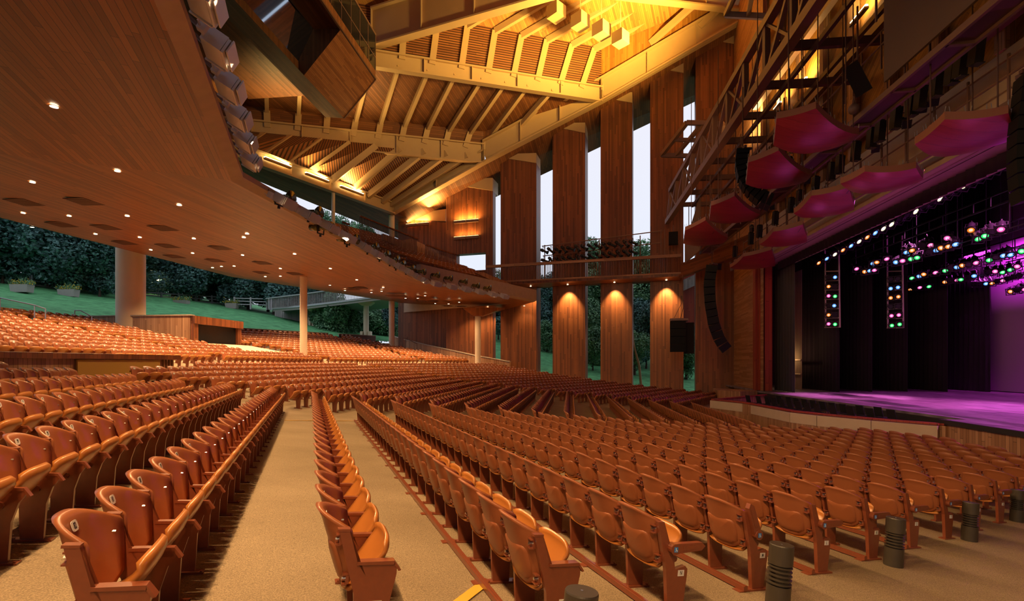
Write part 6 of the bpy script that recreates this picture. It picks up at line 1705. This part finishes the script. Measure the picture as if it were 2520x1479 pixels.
m.bar(T_[0] + o4 + Vector((.5, 0, 0)), T_[0] + o4 - up * 1.7 + Vector((.5, 0, 0)), .9, .12)
obj('rails', m, M['wgrey'], fb); m = MB()
d = Vector((1.5, 8, 0))
for i in range(3): m.poly([B_[i] + o4, B_[i + 1] + o4, B_[i + 1] + d + o4 - up * .3, B_[i] + d + o4 - up * .3])
for i in range(3): m.poly([B_[i] + o4, B_[i + 1] + o4, B_[i + 1] + o4 - up * .35, B_[i] + o4 - up * .35])
obj('bridge_deck', m, M['concg'], fb)
for (u, v0, v1, Y) in ((773, 758, 802, 75), (901, 744, 836, 71)):
    m = MB(); a, b = atY(u, v0, Y), atY(u, v1, Y); m.tube([b + o4, a + o4], .38, 14); m.hexa([a + o4 + Vector((-.5, -.5, -.5)), a + o4 + Vector((.5, -.5, -.5)), a + o4 + Vector((.5, .5, -.5)), a + o4 + Vector((-.5, .5, -.5)), a + o4 + Vector((-1.2, -.6, 0)), a + o4 + Vector((1.2, -.6, 0)), a + o4 + Vector((1.2, .6, 0)), a + o4 + Vector((-1.2, .6, 0))])
    for x in (-.55, .55): m.box(b + o4 + Vector((x, 0, .5)), (.35, .9, 1.3))
    obj('bridge_column', m, M['columng'] if 'columng' in M else M['column'], fb)
m = MB(); a, b = atY(676, 762, 79), atY(800, 800, 77)
m.hexa([a + o4 - up * 1, Vector((b.x, b.y, b.z - .3)) + o4, Vector((b.x, b.y + .4, b.z - .3)) + o4, a + o4 - up * 1 + Vector((0, .4, 0)), a + o4, Vector((b.x, b.y, a.z - .3)) + o4, Vector((b.x, b.y + .4, a.z - .3)) + o4, a + o4 + Vector((0, .4, 0))]); obj('abutment_wall', m, M['greyw'], fb)
# dark house behind the bridge
p = atY(975, 800, 92); r = empty('house', p, label='dark timber house with a balcony rail behind the footbridge', cat='house'); m = MB(); m.box((0, 0, 2), (9, 6, 9)); obj('wall', m, M['wdark'], r); m = MB()
for i in range(30): m.bar((-4.5 + i * .3, -3.6, 1.0), (-4.5 + i * .3, -3.6, 2.2), .1)
m.bar((-4.5, -3.6, 2.25), (4.5, -3.6, 2.25), .14); m.bar((-4.5, -3.6, .95), (4.5, -3.6, .95), .3); obj('balcony_rail', m, M['greyw'], r); m = MB(); m.hexa([(-5.5, -4, 5.2), (5.5, -4, 5.2), (5.5, 4, 5.2), (-5.5, 4, 5.2), (-5.5, -.2, 8), (5.5, -.2, 8), (5.5, .2, 8), (-5.5, .2, 8)]); obj('roof', m, M['greyw'], r)
p = atY(1694, 735, 60); r = empty('annex', p, label='pale clapboard building glimpsed above the shrubs beside the last pillar', cat='building'); m = MB(); m.box((0, 1.5, 0), (4, 3, 6)); obj('wall', m, M['redbr'], r); m = MB(); m.hexa([(-2.2, -.3, .2), (2.2, -.3, 2.2), (2.2, 3, 2.2), (-2.2, 3, .2), (-2.2, -.3, 1.5), (2.2, -.3, 3.5), (2.2, 3, 3.5), (-2.2, 3, 1.5)]); obj('clapboard_band', m, M['greyw'], r)
lamp('POINT', 'path_lamp', atY(388, 687, 84), 300, (1, .8, .5), .12)
r = empty('path_light', atY(389, 688, 78), label='single bright lamp shining among the trees behind the thick column', cat='lamp'); m = MB(); m.tube([(0, 0, -.12), (0, 0, .12)], .14, 8); obj('lamp_globe', m, M['strip'], r); m = MB(); m.tube([(0, 0, -4), (0, 0, -.12)], .05, 6); obj('post', m, M['wdark'], r)
